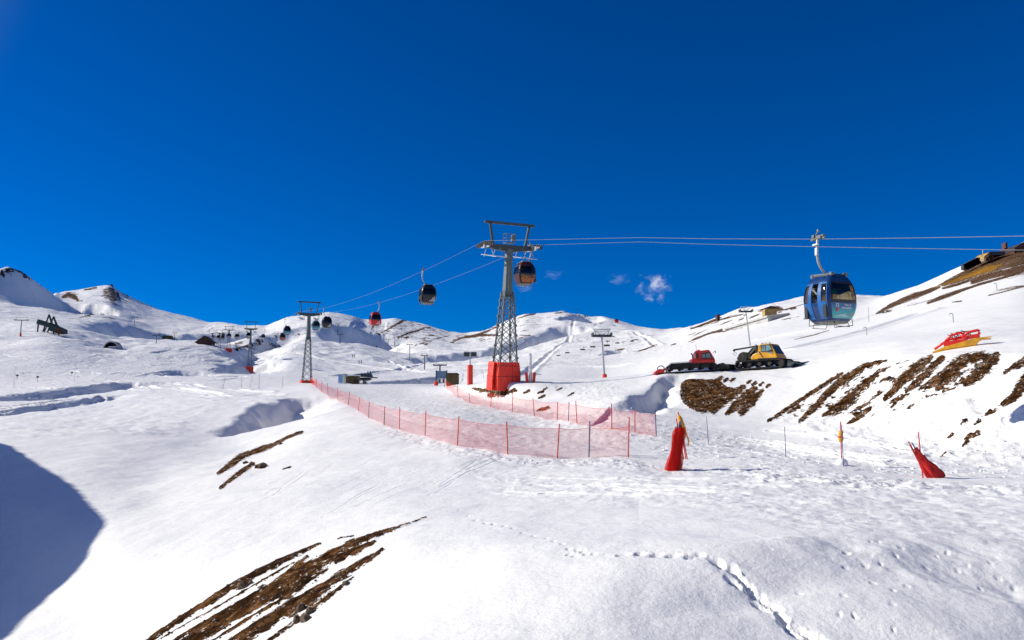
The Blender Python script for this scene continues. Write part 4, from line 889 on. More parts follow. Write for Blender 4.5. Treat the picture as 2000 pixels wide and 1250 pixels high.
# yellow padded pole standing on the piste
p = G(1644, 908, 25); H = px_h(p, 84); t = thing('padded_pole', p, 'red pole wrapped in yellow foam padding, standing in a little snow heap', 'pole')
MB().tube([(0,0,-.2), (.02,0,H)], .022, 8).build('pole', pole_red, t)
MB().tube([(0,0,H*.52), (.01,0,H*.58), (0,0,H*.66), (.02,0,H*.76), (.02,0,H*.80)], [.05,.10,.085,.09,.05], 9).build('padding', cloth_y, t, True)
MB().tube([(.0,0,H*.63), (0,0,H*.66)], .105, 9).build('strap', pole_red, t)
b = MB().blob((0,0,.05), .22, 4, 2, (1,1,.9), .12).build('snow_heap', snow_m, t, True)
# rolled net bundle
p = G(1311, 921, 25); q = G(1330, 905, 25)
t = thing('net_bundle', p, 'upright roll of red netting bound round several poles, at the end of the pink fence', 'net bundle')
H = px_h(p, 88); rows = []; uvs = []; vs = []; fs = []
NB = 26
for lay, sc_ in enumerate((1.0, .86)):
    base = len(vs)
    for k in range(13):
        e = k/12; c = Vector((.10+.32*e*.9, .25*(1-.3*e), e*H)); r = (.27-.08*e**1.2+.03*math.sin(e*9+lay))*sc_
        if k == 12: r *= .75
        for j in range(NB):
            a = 2*PI*j/NB; rr_ = r*(1+.10*math.sin(3*a+5*e+lay)+.05*math.sin(7*a+lay)); vs.append(c+Vector((rr_*math.cos(a), rr_*math.sin(a)*.8, -.05))); uvs.append((j/NB*2.2, e*H))
    for k in range(12):
        for j in range(NB): fs.append((base+k*NB+j, base+k*NB+(j+1)%NB, base+(k+1)*NB+(j+1)%NB, base+(k+1)*NB+j))
me = bpy.data.meshes.new('rolled_net'); me.from_pydata(vs, [], fs); ul = me.uv_layers.new(name='net')
for l in me.loops: ul.data[l.index].uv = uvs[l.vertex_index]
me.materials.append(net_thick); o = bpy.data.objects.new('rolled_net', me); C.objects.link(o); o.parent = t
rows = []
for k in range(13):
    e = k/12; c = Vector((.10+.32*e*.9, .25*(1-.3*e), e*H-.05)); r = (.25-.06*e**1.2)*.74*(.7 if k == 12 else 1); rows.append([c+Vector((math.cos(2*PI*j/24), .8*math.sin(2*PI*j/24), 0))*r*(1+.14*math.sin(4*2*PI*j/24+3*e)+.06*math.sin(9*2*PI*j/24+8*e)) for j in range(24)])
m = MB(); m.grid(rows, True); m.add(rows[0], [tuple(range(24))]); m.add(rows[-1], [tuple(range(24))]); m.build('folded_net', cloth_r, t, True)
n_ = 20                     # loose skirt of net spread on the snow
vs = []; uvs = []
for k in range(4):
    for j in range(n_):
        a = 2*PI*j/n_; r = (.18+.06*k)*(1+.15*math.sin(2*a+1)); x, y = .14+r*math.cos(a)*1.0+.08*k, .2+r*math.sin(a)*.8
        w_ = p+Vector((x, y, 0)); vs.append(Vector((x, y, max(-.3, zat(w_.x, w_.y)-p.z)+.10-.025*k))); uvs.append((j*.12, k*.15))
me = bpy.data.meshes.new('net_skirt'); me.from_pydata(vs, [], [(k*n_+j, k*n_+(j+1)%n_, (k+1)*n_+(j+1)%n_, (k+1)*n_+j) for k in range(3) for j in range(n_)]); ul = me.uv_layers.new(name='net')
for l in me.loops: ul.data[l.index].uv = uvs[l.vertex_index]
me.materials.append(net_m); o = bpy.data.objects.new('net_skirt', me); C.objects.link(o); o.parent = t
for x0, x1, h, m_ in [(.0,.30,1.05,K),(.06,.22,.98,K),(.18,.42,1.14,B),(.25,.36,1.10,B),(.12,.44,1.02,R)]:
    MB().tube([(x0,.2,-.1), (x1,.2,H*h)], .021, 7).build('pole', m_, t)
p = G(1340, 897, 25); t = thing('pole_stack', p, 'three red poles leaning together beside the rolled net, a yellow pad slung over one', 'pole stack')
H = px_h(p, 92)
for k, (x, tx) in enumerate([(-.08,-.36),(.02,-.28),(.10,-.20)]): MB().tube([(x,-.05+.08*k,-.15), (tx,.05,H*[.86,1.0,.80][k])], .024, 8).build('pole', pole_red, t)
MB().tube([(-.28,0,H*.93), (-.22,0,H*.86), (-.16,-.02,H*.72), (-.10,-.02,H*.62), (-.04,-.02,H*.54)], [.05,.10,.12,.13,.08], 9).build('yellow_pad', cloth_y, t, True)
MB().tube([(-.06,-.02,H*.62), (.06,0,H*.50), (.13,0,H*.38), (.10,0,H*.28)], [.06,.035,.035,.03], 8).build('strap', cloth_y, t, True)
# red cloth bundle at right
p = G(1833, 933, 25); t = thing('flag_bundle', p, 'red cloth wrapped round leaning poles, right of the yellow padded pole', 'cloth bundle'); k1 = px_h(p, 1)
T_ = Vector((-46*k1, 0, 62*k1))
for w_, (bx, tx, L0, L1, rb, sd) in enumerate([(0,.02,-.04,.93,.15,1),(-.20,-.06,.0,.80,.11,2),(.10,.10,.0,.70,.10,3)]):
    rows = []
    for k in range(15):
        e = k/14; q = L0+(L1-L0)*e; c = Vector((bx,.05*w_-.05,0)).lerp(Vector((tx,.02*w_,0))+T_, q)+Vector((-.04*math.sin(e*PI),0,0)); r = rb*(.75+.45*math.sin(PI*min(1,e*1.5+.12)))*(1.08-.62*e); row = []
        for j in range(18):
            a = 2*PI*j/18; r2 = r*(1+.16*math.sin(3*a+5*e+sd)+.10*math.sin(5*a-9*e+sd*2)+.06*math.sin(9*a+14*e)); row.append(c+Vector((r2*math.cos(a), r2*math.sin(a)*.8, r2*math.cos(a)*.6)))
        rows.append(row)
    m = MB(); m.grid(rows, True); m.add(rows[0], [tuple(range(18))]); m.add(rows[-1], [tuple(range(18))]); m.build('red_cloth', cloth_r, t, True)
for dx, e, m_ in [(-.05,1.13,R),(.03,1.08,B),(-.10,1.02,R)]: MB().tube([(dx-.30,.05,-.1+.2), T_*e+Vector((dx,0,0))], .02, 7).build('pole', m_, t)
MB().tube([(-.50,.0,-.1), (-.58,.0,88*k1)], [.025,.018], 7).build('pole', pole_red, t)
MB().tube([(-.30,.1,.2), (-.62,.1,145*k1)], .006, 5).build('wire', steel_lt, t)

# ------------------------------------------------------------------ piste machines on the bench
def on_slope(u0, v0, u1, v1, rmin, name, label, cat, group=None):
    a, b = G(u0, v0, rmin), G(u1, v1, rmin); d = b-a; L = d.length; x = d.normalized(); y = Vector((0,0,1)).cross(x).normalized(); z = x.cross(y)
    t = bpy.data.objects.new(name, None); C.objects.link(t); t.matrix_world = Matrix(((x.x,y.x,z.x,a.x),(x.y,y.y,z.y,a.y),(x.z,y.z,z.z,a.z),(0,0,0,1)))
    return tag(t, label, cat, group), L
def track(t, x0, x1, h, y, w):
    pts = []; r = h/2; n = 10
    for k in range(n+1): a = PI/2+PI*k/n; pts.append((x0+r+r*math.cos(a), r+r*math.sin(a)))
    for k in range(n+1): a = -PI/2+PI*k/n; pts.append((x1-r+r*math.cos(a), r+r*math.sin(a)))
    pts.append(pts[0]); m = MB(); rows = [[Vector((px, y+s*w/2, pz)) for s in (-1, 1)] for px, pz in pts]; m.grid(rows)
    inn = [[Vector((x0+r+(px-x0-r)*.94, y+s*w/2, r+(pz-r)*.86)) for s in (-1, 1)] for px, pz in pts]; m.grid(inn)
    for s in (0, 1): m.grid([[q[s] for q in rows], [q[s] for q in inn]])
    dl = 0; last = Vector((pts[0][0], 0, pts[0][1]))
    for i in range(len(pts)-1):
        a, b = Vector((pts[i][0],0,pts[i][1])), Vector((pts[i+1][0],0,pts[i+1][1])); L = (b-a).length; nn = max(1, int(L/.20))
        for k in range(nn):
            q = a.lerp(b, (k+.5)/nn); d = (b-a).normalized(); nrm = Vector((d.z,0,-d.x))*-1; c = q+Vector((0,y,0))+(q-Vector((min(max(q.x,x0+r),x1-r),0,r))).normalized()*.04
            M = Matrix.Rotation(-math.atan2(d.z, d.x), 3, 'Y'); m.box(c, (.06,w*1.02,.10), M)
    tr = m.build('track', rubber, t)
    for k in range(5):
        x = x0+r+(x1-x0-2*r)*k/4; wh = MB().disc((x,y,r*.95), r*.52, w*.6, (0,1,0), 14); wh.disc((x,y-w*.31,r*.95), r*.3, .08, (0,1,0), 10); wh.build('wheel', rubber, tr)
    return tr
# yellow winch groomer
t, L = on_slope(1447, 722, 1541, 717, 40, 'winch_snow_groomer', 'yellow tracked snow groomer with a winch boom over its rear deck', 'snow groomer'); S = L/4.6
def sc_poly(p): return [(x*S, z*S) for x, z in p]
for y in (-.75, .75): track(t, 0, 4.6*S, .78*S, y*S, .62*S)
m = MB(); m.box((2.3*S,0,.55*S), (3.9*S,.95*S,.45*S)); m.box((1.0*S,0,.82*S), (2.0*S,1.9*S,.10*S)); m.build('chassis', black, t)
m = MB(); m.prism(sc_poly([(1.55,.86),(1.50,1.05),(1.72,1.35),(2.15,1.52),(2.55,1.55),(3.9,1.25),(4.02,.95),(3.9,.82)]), -1.0*S, 1.0*S); bd_ = m.build('body', yellow, t, bevel=.06)
m = MB(); m.prism(sc_poly([(2.2,.84),(3.95,.82),(3.95,.92),(2.2,.96)]), -1.02*S, 1.02*S); m.build('skirt', black, t)
m = MB(); m.prism(sc_poly([(2.12,1.40),(2.22,2.18),(2.40,2.34),(3.25,2.36),(3.42,2.24),(3.92,1.22),(2.9,1.16)]), -.86*S, .86*S); cab = m.build('cab', yellow, t, bevel=.06)
for y in (-.875, .875):
    MB().prism(sc_poly([(2.55,1.62),(2.52,2.16),(2.86,2.20),(2.92,1.60)]), y*S-.012, y*S+.012).build('side_window', snow_view_glass, cab)
    MB().prism(sc_poly([(2.98,1.58),(2.94,2.20),(3.28,2.20),(3.50,1.74)]), y*S-.012, y*S+.012).build('side_window', snow_view_glass, cab)
    MB().prism(sc_poly([(2.48,1.54),(2.46,2.24),(3.36,2.26),(3.62,1.60),(3.60,1.52)]), y*S-.004, y*S+.004).build('window_surround', black, cab)
    MB().prism(sc_poly([(3.05,1.50),(3.55,1.48),(3.68,1.20),(3.2,1.22)]), y*S-.01, y*S+.01).build('side_window', snow_view_glass, cab)
    MB().prism(sc_poly([(2.3,1.60),(2.42,1.58),(2.75,1.02),(2.66,1.02)]), y*1.17*S-.008, y*1.17*S+.008).build('stripe', black, t)
m = MB(); m.add([Vector((3.44*S,sy*.74*S,2.17*S))+Vector((.015,0,.008)) for sy in (-1,1)]+[Vector((3.90*S,sy*.74*S,1.32*S))+Vector((.02,0,.01)) for sy in (1,-1)], [(0,1,2,3)]); m.build('windscreen', dark_glass, cab)
for x in (2.42, 2.75, 3.1): MB().box((x*S,-.4*S,2.42*S), (.13*S,.20*S,.14*S)).build('roof_light', steel_lt, cab)
MB().tube([(1.95*S,-.7*S,1.3*S), (1.95*S,-.7*S,2.35*S)], .06*S, 8).build('exhaust', steel_dk, t)
w_ = MB(); w_.prism(sc_poly([(.05,.90),(.02,1.15),(.30,1.55),(.62,1.72),(1.0,1.62),(1.40,1.30),(1.50,.95)]), -.7*S, .7*S); w_.disc((.62*S,0,1.22*S), .46*S, 1.5*S, (0,1,0), 16); w_.build('winch_drum', rubber, t, bevel=.03)
w_ = MB(); w_.prism(sc_poly([(.95,1.62),(1.35,2.05),(1.75,2.16),(1.95,2.10),(1.80,1.9),(1.55,1.5),(1.25,1.35)]), -.42*S, .42*S); w_.bar((1.0*S,-.45*S,1.2*S), (1.9*S,-.45*S,2.1*S), .1*S); w_.box((1.75*S,0,2.2*S), (.5*S,.7*S,.16*S)); w_.build('winch_tower', black, t, bevel=.03)
b = MB(); b.bar((-.62*S,0,2.02*S), (1.95*S,0,2.26*S), .13*S, .15*S); b.disc((-.58*S,0,1.95*S), .10*S, .1, (0,1,0), 12); bo = b.build('winch_boom', black, t)
MB().tube([(-.50*S+.14*S*math.cos(a*PI/6),0,1.62*S+.14*S*math.sin(a*PI/6)) for a in range(12)], .018, 5).build('cable_hook', steel_dk, t)
m = MB(); m.bar((4.5*S,0,.5*S), (5.2*S,0,.42*S), .14*S); 
for y in (-1.0, 1.0): m.bar((4.4*S,y*.4*S,.62*S), (5.25*S,y*.8*S,.50*S), .08*S)
m.prism(sc_poly([(5.0,.02),(4.97,.26),(5.06,.42),(5.4,.38),(5.55,.44),(5.62,.34),(5.45,.18),(5.2,.0)]), -1.2*S, 1.2*S)
for y in (-1.15, 1.15): m.bar((5.5*S,y*S,.42*S), (6.2*S,y*S,.14*S), .05*S)
m.bar((6.2*S,-1.15*S,.14*S), (6.2*S,1.15*S,.14*S), .05*S); m.build('front_blade', steel_dk, t)
m = MB(); m.bar((0,0,.5*S), (-.9*S,0,.4*S), .16*S); m.disc((-.75*S,0,.32*S), .26*S, 2.6*S, (0,1,0), 12)
for k in range(5): m.box((-1.1*S,(-1.2+.6*k)*S,.30*S), (.5*S,.3*S,.28*S))
m.prism(sc_poly([(-1.7,.02),(-1.55,.42),(-1.1,.62),(-.5,.55),(-.45,.40),(-1.1,.30)]), -1.4*S, 1.4*S); m.build('tiller', rubber, t)
t.scale = (1, 1, .92)
# red groomer
t, L = on_slope(1303, 729, 1397, 723, 40, 'snow_groomer', 'red tracked snow groomer with a long bare rear deck, left of the yellow one', 'snow groomer'); S = L/4.3
for y in (-.75, .75): track(t, 0, 4.3*S, .66*S, y*S, .60*S)
m = MB(); m.box((2.1*S,0,.5*S), (3.8*S,.95*S,.4*S)); m.prism(sc_poly([(.1,.66),(.35,.84),(2.3,.84),(2.3,.68)]), -1.0*S, 1.0*S); m.build('chassis', black, t)
m = MB()
for y in (-.95, .95): m.bar((.3*S,y*S,.92*S), (2.3*S,y*S,.92*S), .05*S)
m.build('deck_rail', steel_lt, t)
m = MB(); m.prism(sc_poly([(2.15,.72),(2.12,1.02),(2.25,1.20),(2.55,1.22),(2.62,1.05),(4.18,.98),(4.25,.80),(4.1,.68)]), -1.0*S, 1.0*S); m.build('body', red_paint, t, bevel=.05)
m = MB(); m.prism(sc_poly([(2.55,1.0),(2.55,1.72),(2.78,1.98),(2.92,2.02),(3.0,1.90),(3.72,1.94),(3.84,1.86),(4.24,.95)]), -.85*S, .85*S); cab = m.build('cab', red_paint, t, bevel=.05)
for y in (-.865, .865):
    MB().prism(sc_poly([(3.08,1.12),(3.05,1.62),(3.78,1.72),(4.02,1.12)]), y*S-.004, y*S+.004).build('window_surround', black, cab)
    MB().prism(sc_poly([(3.13,1.22),(3.12,1.54),(3.38,1.58),(3.40,1.20)]), y*S-.012, y*S+.012).build('side_window', snow_view_glass, cab)
    MB().prism(sc_poly([(3.47,1.20),(3.46,1.60),(3.74,1.64),(3.90,1.18)]), y*S-.012, y*S+.012).build('side_window', snow_view_glass, cab)
    MB().prism(sc_poly([(2.62,1.22),(2.62,1.66),(2.80,1.70),(2.80,1.22)]), y*S-.012, y*S+.012).build('vent', black, cab)
m = MB(); m.add([Vector((3.86*S,sy*.72*S,1.80*S))+Vector((.015,0,.008)) for sy in (-1,1)]+[Vector((4.20*S,sy*.72*S,1.06*S))+Vector((.02,0,.01)) for sy in (1,-1)], [(0,1,2,3)]); m.build('windscreen', dark_glass, cab)
MB().tube([(2.32*S,-.6*S,1.1*S), (2.32*S,-.6*S,1.55*S), (2.20*S,-.6*S,1.72*S)], .06*S, 8).build('exhaust', black, t)
MB().tube([(2.75*S,-.3*S,1.95*S), (2.72*S,-.3*S,2.55*S)], .018*S, 6).build('antenna', steel_lt, cab)
m = MB(); m.bar((4.05*S,-.85*S,1.6*S), (4.25*S,-1.05*S,1.75*S), .03*S); m.box((4.27*S,-1.08*S,1.68*S), (.05*S,.14*S,.26*S)); m.build('mirror', black, cab)
m = MB(); m.bar((4.2*S,0,.45*S), (4.8*S,0,.40*S), .16*S); m.prism(sc_poly([(4.6,.0),(4.55,.42),(4.8,.62),(5.0,.50),(4.92,.2),(5.05,.02)]), -1.4*S, 1.4*S)
for k in range(4): m.box((5.2*S,(-1.0+.7*k)*S,.25*S), (.3*S,.4*S,.3*S))
m.build('front_blade', rubber, t)
m = MB(); m.bar((.1*S,0,.42*S), (-.5*S,0,.34*S), .14*S); m.prism(sc_poly([(-1.25,.0),(-1.0,.28),(-.75,.42),(-.3,.34),(-.35,.05)]), -1.2*S, 1.2*S); m.build('tiller', red_paint, t, bevel=.02)
m = MB(); m.tube([(-.62*S+.30*S*math.cos(a*PI/8),-1.0*S,.46*S+.24*S*math.sin(a*PI/8)) for a in range(-1, 10)], .045*S, 7); m.build('hoop', steel_dk, t, True)
t.scale = (1, 1, .95)
# plough implement lying on the right slope
t, L = on_slope(1822, 690, 1938, 672, 35, 'snow_plough', 'yellow plough blade with a red frame and black hoses lying on the snow', 'plough'); S = L/3.6
pr = [(-.05,-.05), (.0,.10), (.8,.32), (1.9,.46), (2.6,.58), (3.0,.56), (3.75,.52), (3.3,.44), (2.85,.30), (2.6,.0)]
m = MB(); m.prism(sc_poly(pr), -.10*S, .10*S); m.prism(sc_poly([(.1,.02),(2.6,.06),(2.75,.16),(.6,.16)]), -.1*S, 1.0*S); m.prism(sc_poly([(2.75,.55),(3.65,.42),(3.6,.36),(2.8,.46)]), -.1*S, .8*S); m.build('blade', yellow, t, bevel=.02)
for z0, pts, r in [(.0, [(.15,.12),(.7,.42),(1.15,.62),(1.9,.66)], .10), (.0, [(.9,.55),(1.35,.90),(1.9,.96),(2.15,.80)], .10), (.0, [(1.9,.66),(2.45,.92),(2.95,.95),(3.05,.84)], .11), (.0, [(1.2,.35),(1.6,.60),(2.1,.62)], .09), (.0, [(2.05,.62),(2.15,1.0)], .06), (.0, [(1.0,.4),(1.2,.85)], .05)]:
    MB().tube([(x*S,(.28-2*(r-.05))*S,(z+.14)*S) for x, z in pts], r*.82*S, 8).build('frame_arm', red_paint, t, True)
m = MB(); m.box((1.5*S,.30*S,.50*S), (1.5*S,.7*S,.30*S)); m.box((2.5*S,.3*S,.72*S), (1.0*S,.6*S,.26*S)); m.disc((2.1*S,.2*S,.80*S), .16*S, .5*S, (0,1,0), 12); m.box((3.0*S,.2*S,.86*S), (.16*S,.3*S,.16*S)); m.build('frame', red_paint, t, bevel=.02)
rd = random.Random(4); m = MB()
for k in range(9):
    x = 1.3+.12*k; m.tube([(x*S,.3*S,.9*S), ((x+rd.uniform(-.3,.2))*S,(.2+rd.uniform(-.2,.3))*S,(1.12+rd.uniform(-.05,.14))*S), ((x+rd.uniform(-.1,.5))*S,.3*S,(.98+rd.uniform(-.1,.2))*S), ((x+.3)*S,.3*S,.78*S)], .030*S, 5)
m.build('hoses', black, t, True)
# ------------------------------------------------------------------ chairlift towers, stations and huts
def lift_pole(u, vb, vt, label, arm=2.6, m=steel, base=None, lamp=False, rmin=60, r=.22, cage=True, rmax=5000, lean=0, loc=None):
    p = loc or G(u, vb, rmin, rmax); H = px_h(p, vb-vt); t = thing('chairlift_tower', p, label, 'chairlift tower', math.radians(random.uniform(-12, 12)), 'chairlift towers on the slopes')
    r = max(r, H*.018); ax = lean*H
    MB().tube([(0,0,-.8), (ax,0,H*.86)], [r, r*.72], 10).build('post', m, t)
    MB().bar((ax-arm/2,0,H*.86), (ax+arm/2,0,H*.86), .24, .28).build('crossarm', steel_dk, t)
    for s in (-1, 1):
        w = MB(); w.bar((ax+s*arm/2,-.7,H*.86), (ax+s*arm/2,.7,H*.86), .10, .16)
        for k in range(4): w.disc((ax+s*arm/2,-.6+.4*k,H*.86+.18), .17, .10, (1,0,0), 8)
        w.build('sheave_train', steel_dk, t)
    if cage:
        f = MB()
        for s in (-1, 1): f.bar((ax+s*arm*.30,0,H*.86), (ax+s*arm*.42,0,H), .09)
        f.bar((ax-arm*.5,0,H), (ax+arm*.5,0,H), .09); f.build('lifting_frame', m, t)
    if lamp:
        f = MB()
        for k in range(8):
            a = k*PI/4; f.bar((ax,0,H*.86), (ax+.9*math.cos(a),.9*math.sin(a),H*.97), .04)
        f.tube([(ax+.9*math.cos(a*PI/6),.9*math.sin(a*PI/6),H*.97) for a in range(13)], .03, 5); f.build('guard_basket', steel_lt, t)
    if base: MB().tube([(0,0,-.8), (0,0,base), (0,0,base+.05)], [r*1.9, r*1.7, r*1.2], 10).build('base_pad', red_pad, t)
    return t
lift_pole(1181, 742, 647, 'tall pale lift tower with a basket head, standing left of the snow groomers', 2.1, steel_lt, .35, True, 90, .15, True, lean=-.05)
lift_pole(1466, 676, 597, 'slim pale lift tower rising behind the yellow groomer', 1.9, steel_lt, None, True, 85, .13, False, lean=-.09)
lift_pole(40, 657, 620, 'lift tower with an orange base at the far left', 5.4, steel, 1.4, False, 240)
for u, vb, vt, arm, lab in [(771,678,650,6,'taller of two thin lift towers below the rocky middle hill'),(758,676,661,6,'shorter of two thin lift towers below the rocky middle hill'),(800,704,668,4.5,'thin lift tower on the blue shaded bank left of the red padded tower'),(829,722,690,3.6,'dark T shaped lift tower just above the sign board'),
        (262,636,618,7,'thin lift tower on the left spur crest'),(305,670,653,5,'crooked little tower at the foot of the left spur'),(341,664,648,4.5,'thin T shaped tower on the slope right of the left spur'),(660,648,630,6,'thin tower on the broad groomed slope, upper one'),(664,672,650,5,'thin tower on the broad groomed slope, lower one'),(1126,612,602,7,'tiny lift tower on top of the middle summit')]:
    lift_pole(u, vb, vt, lab, arm*.72, steel_dk, None, False, 130 if vb > 690 else 300)
# pole with red padding and a twin sign box
p = G(918, 751, 70, 200); H = px_h(p, 64); t = thing('padded_sign_pole', p, 'steel pole in tall red padding with twin sign boxes on top', 'sign pole')
MB().tube([(0,0,-.6), (0,0,H)], .09, 8).build('pole', steel_lt, t); MB().tube([(0,0,-.6), (0,0,H*.58), (0,0,H*.6)], [.34,.34,.25], 9).build('padding', red_pad, t)
for s in (-1, 1):
    b = MB().box((s*.42,0,H*.92), (.62,.10,.50)).build('sign_box', steel_dk, t); f = MB()
    for z in (-.28, .28): f.bar((s*.42-.34,-.06,H*.92+z), (s*.42+.34,-.06,H*.92+z), .06)
    for x in (-.34, .34): f.bar((s*.42+x,-.06,H*.92-.28), (s*.42+x,-.06,H*.92+.28), .06)
    f.build('frame', steel_lt, b)
p = G(1036, 747, 70, 200); H = px_h(p, 57); t = thing('padded_post', p, 'plain white post with a dark red padded foot, right of the padded tower', 'post')
MB().tube([(0,0,-.5), (0,0,H*.97), (0,0,H)], [.20,.13,.05], 10).build('post', white, t)
for s in (-1, 1): MB().box((s*.33,0,H*.12), (.26,.6,H*.46), Matrix.Rotation(s*.08, 3, 'Y')).build('padding', red_paint, t, bevel=.05)
MB().bar((.1,0,H*.30), (1.0,-.1,H*.27), .09).build('side_arm', white, t)
# valley station with a dark canopy
p = G(712, 749, 160); k1 = px_h(p, 1); t = thing('lift_station', p, 'chairlift station with a dark slanting canopy on a single column', 'lift station')
m = MB(); m.prism([(-27*k1,15*k1), (-14*k1,18*k1), (12*k1,20*k1), (15*k1,12*k1), (-10*k1,13*k1)], -1.6, 1.6); ca = m.build('canopy', steel_dk, t, bevel=.05)
for x in (6, 11): MB().tube([(x*k1,0,19*k1), (x*k1,0,25*k1)], .12, 6).build('vent_pipe', black, ca)
m = MB(); m.box((1*k1,0,9*k1), (22*k1,2.4,5*k1)); m.disc((0,0,7*k1), 1.6, .25, (0,0,1), 18); m.build('bullwheel_housing', black, t)
for x in (-6, 2, 8): MB().box((x*k1,-1.3,5.5*k1), (.35,.3,3*k1)).build('hanging_panel', steel_lt, t)
MB().tube([(0,0,-1), (0,0,7*k1)], .55, 10).build('column', steel, t); MB().bar((12*k1,0,12*k1), (25*k1,0,11*k1), .3).build('guide_beam', steel_dk, t)
p = G(686, 749, 160); t = thing('ticket_hut', p, 'low wooden hut with a pale yellow side beside the dark canopy', 'hut')
MB().box((.6,0,.55), (20*k1,2.2,13*k1+1)).build('wall', olive, t); MB().box((-11*k1,-.2,.8), (5*k1,2.0,17*k1+1)).build('side_wall', cream, t); MB().box((.6,0,13*k1*.5+1.15), (22*k1,2.6,.22)).build('roof', snow_m, t)
MB().box((1.5,-1.12,.6), (9*k1,.06,5*k1)).build('window', black, t)
p = G(665, 748, 160); o = MB().box((0,0,1.0), (8*k1,.1,16*k1)); o.bar((-4*k1,0,-.5),(-4*k1,0,2.3),.09); o.bar((4*k1,0,-.5),(4*k1,0,2.3),.09); o = o.build('wind_screen', blue_sheet); o.location = p; tag(o, 'pale blue sheet screen left of the low wooden hut', 'screen')
# sign board, brown hut and small gear at the top of the piste
p = G(862, 753, 110, 230); k1 = px_h(p, 1); t = thing('sign_board', p, 'grey blue board on two posts with a red padded foot, left of the brown hut', 'sign board')
MB().box((0,0,21*k1), (20*k1,.12,15*k1)).build('board', slate, t)
for s in (-1, 1): MB().bar((s*10.3*k1,0,-.5), (s*10.3*k1,0,30*k1), .22).build('post', steel_dk, t)
MB().tube([(-10.3*k1,0,-.4), (-10.3*k1,0,8*k1)], .42, 8).build('padding', red_pad, t)
for x in (-3, 4): MB().box((x*k1,0,9*k1), (3*k1,.4,8*k1)).build('turnstile', steel_dk, t)
t = lift_pole(855, 726, 703, 'stout lift tower head with a round basket, rising behind the sign board', 3.4, steel_dk, None, True, 110, .25, False, loc=G(855, 748, 110, 240)+Vector((0, 6, px_h(G(855, 748, 110, 240), 18))))
p = G(885, 752, 100, 220); k1 = px_h(p, 1); t = thing('wooden_hut', p, 'brown wooden hut behind the pink netting', 'hut')
MB().prism([(-11*k1,-.5), (-11*k1,20*k1), (10*k1,20*k1), (11*k1,-.5)], -1.2, 1.2).build('wall', olive, t); MB().prism([(-12*k1,20*k1), (-10*k1,23*k1), (9*k1,23*k1), (12*k1,20*k1)], -1.5, 1.5).build('roof', roof_dk, t); MB().box((2*k1,-1.22,7*k1), (5*k1,.06,14*k1)).build('door', wood, t)
p = G(900, 748, 100, 220); o = MB().tube([(0,0,-.3), (0,0,8*k1), (2*k1,0,11*k1), (5*k1,0,10*k1), (6*k1,0,5*k1)], .12, 7).build('snow_pipe', white, None, True); o.location = p; tag(o, 'short white bent pipe right of the brown hut', 'pipe', 'snowmaking pipes on the slope')
# left lift station, tunnel and dark hut
p = G(98, 650, 280); k1 = px_h(p, 1); t = thing('drive_station', p, 'green black steel drive station with two A frames on the left slope', 'lift station', 0)
for x, h in ((-4, 36), (5, 32)): 
    m = MB(); m.bar(((x-12)*k1,0,-1), (x*k1,0,h*k1), .5); m.bar(((x+12)*k1,0,-1), (x*k1,0,h*k1), .5); m.bar(((x-6)*k1,0,h*.45*k1), ((x+6)*k1,0,h*.45*k1), .3); m.bar((x*k1,0,h*k1), (x*k1,7,0), .4); m.build('a_frame', green_st, t)
m = MB(); m.bar((-25*k1,0,22*k1), (14*k1,0,10*k1), 1.8, 2.2); m.prism([(0,4*k1), (2*k1,15*k1), (14*k1,13*k1), (28*k1,7*k1), (29*k1,0), (14*k1,0)], -2, 2); m.build('machine_housing', green_st, t)
m = MB(); m.bar((-25*k1,0,-1), (-24*k1,0,23*k1), .5); m.bar((-14*k1,0,-1), (-6*k1,0,16*k1), .4); m.build('support_post', green_st, t)
MB().prism([(14*k1,1*k1), (16*k1,11*k1), (28*k1,6*k1), (29*k1,-2*k1), (16*k1,-2*k1)], -2.4, 2.4).build('shed', wood_red, t)
p = G(219, 679, 280); k1 = px_h(p, 1); t = thing('tunnel_portal', p, 'dark arched tunnel mouth at the foot of the left spur', 'tunnel'); rows = []
for yy, r in ((-1.2, 1.0), (-1.2, 1.16), (2.6, 1.16)): rows.append([Vector((13*k1*r*math.cos(a*PI/12), yy, 13*k1*r*math.sin(a*PI/12)-.6)) for a in range(13)])
MB().grid(rows).build('arch', concrete, t); m = MB(); m.grid([[Vector((13*k1*math.cos(a*PI/12), yy, 13*k1*math.sin(a*PI/12)-.6)) for a in range(13)] for yy in (-1.2, 2.5)]); m.add([Vector((13*k1*math.cos(a*PI/12), 2.2, 13*k1*math.sin(a*PI/12)-.6)) for a in range(13)], [tuple(range(13))]); m.build('lining', black, t)
MB().box((2*k1,0,1.2*k1), (16*k1,1.2,2.2*k1)).build('snow_sill', snow_m, t)
p = G(403, 671, 280); k1 = px_h(p, 1); t = thing('mountain_hut', p, 'dark red brown hut with a wide gable roof below the far lift towers', 'hut', math.radians(8))
MB().prism([(-13*k1,-1.5), (-13*k1,3*k1), (0,12*k1), (13*k1,3*k1), (13*k1,-1.5)], -4, 4).build('wall', wood_red, t)
for s in (-1, 1): MB().prism([(0,14.2*k1), (s*17.5*k1,1.5*k1), (s*17.5*k1,.1*k1), (0,12.6*k1)], -5, 5).build('roof', roof_dk, t)
for x in (-6, 4): MB().box((x*k1,-4.05,2.5*k1), (3*k1,.15,3*k1)).build('window', black, t)
p = G(327, 662, 280); o = MB().prism([(-4,-1),(-4,1.6),(-3,2.4),(3.4,2.6),(4,1.5),(4,-1)], -2, 2).build('small_shed', olive); o.location = p; tag(o, 'small ochre shed on the snow left of the dark gable hut', 'shed')
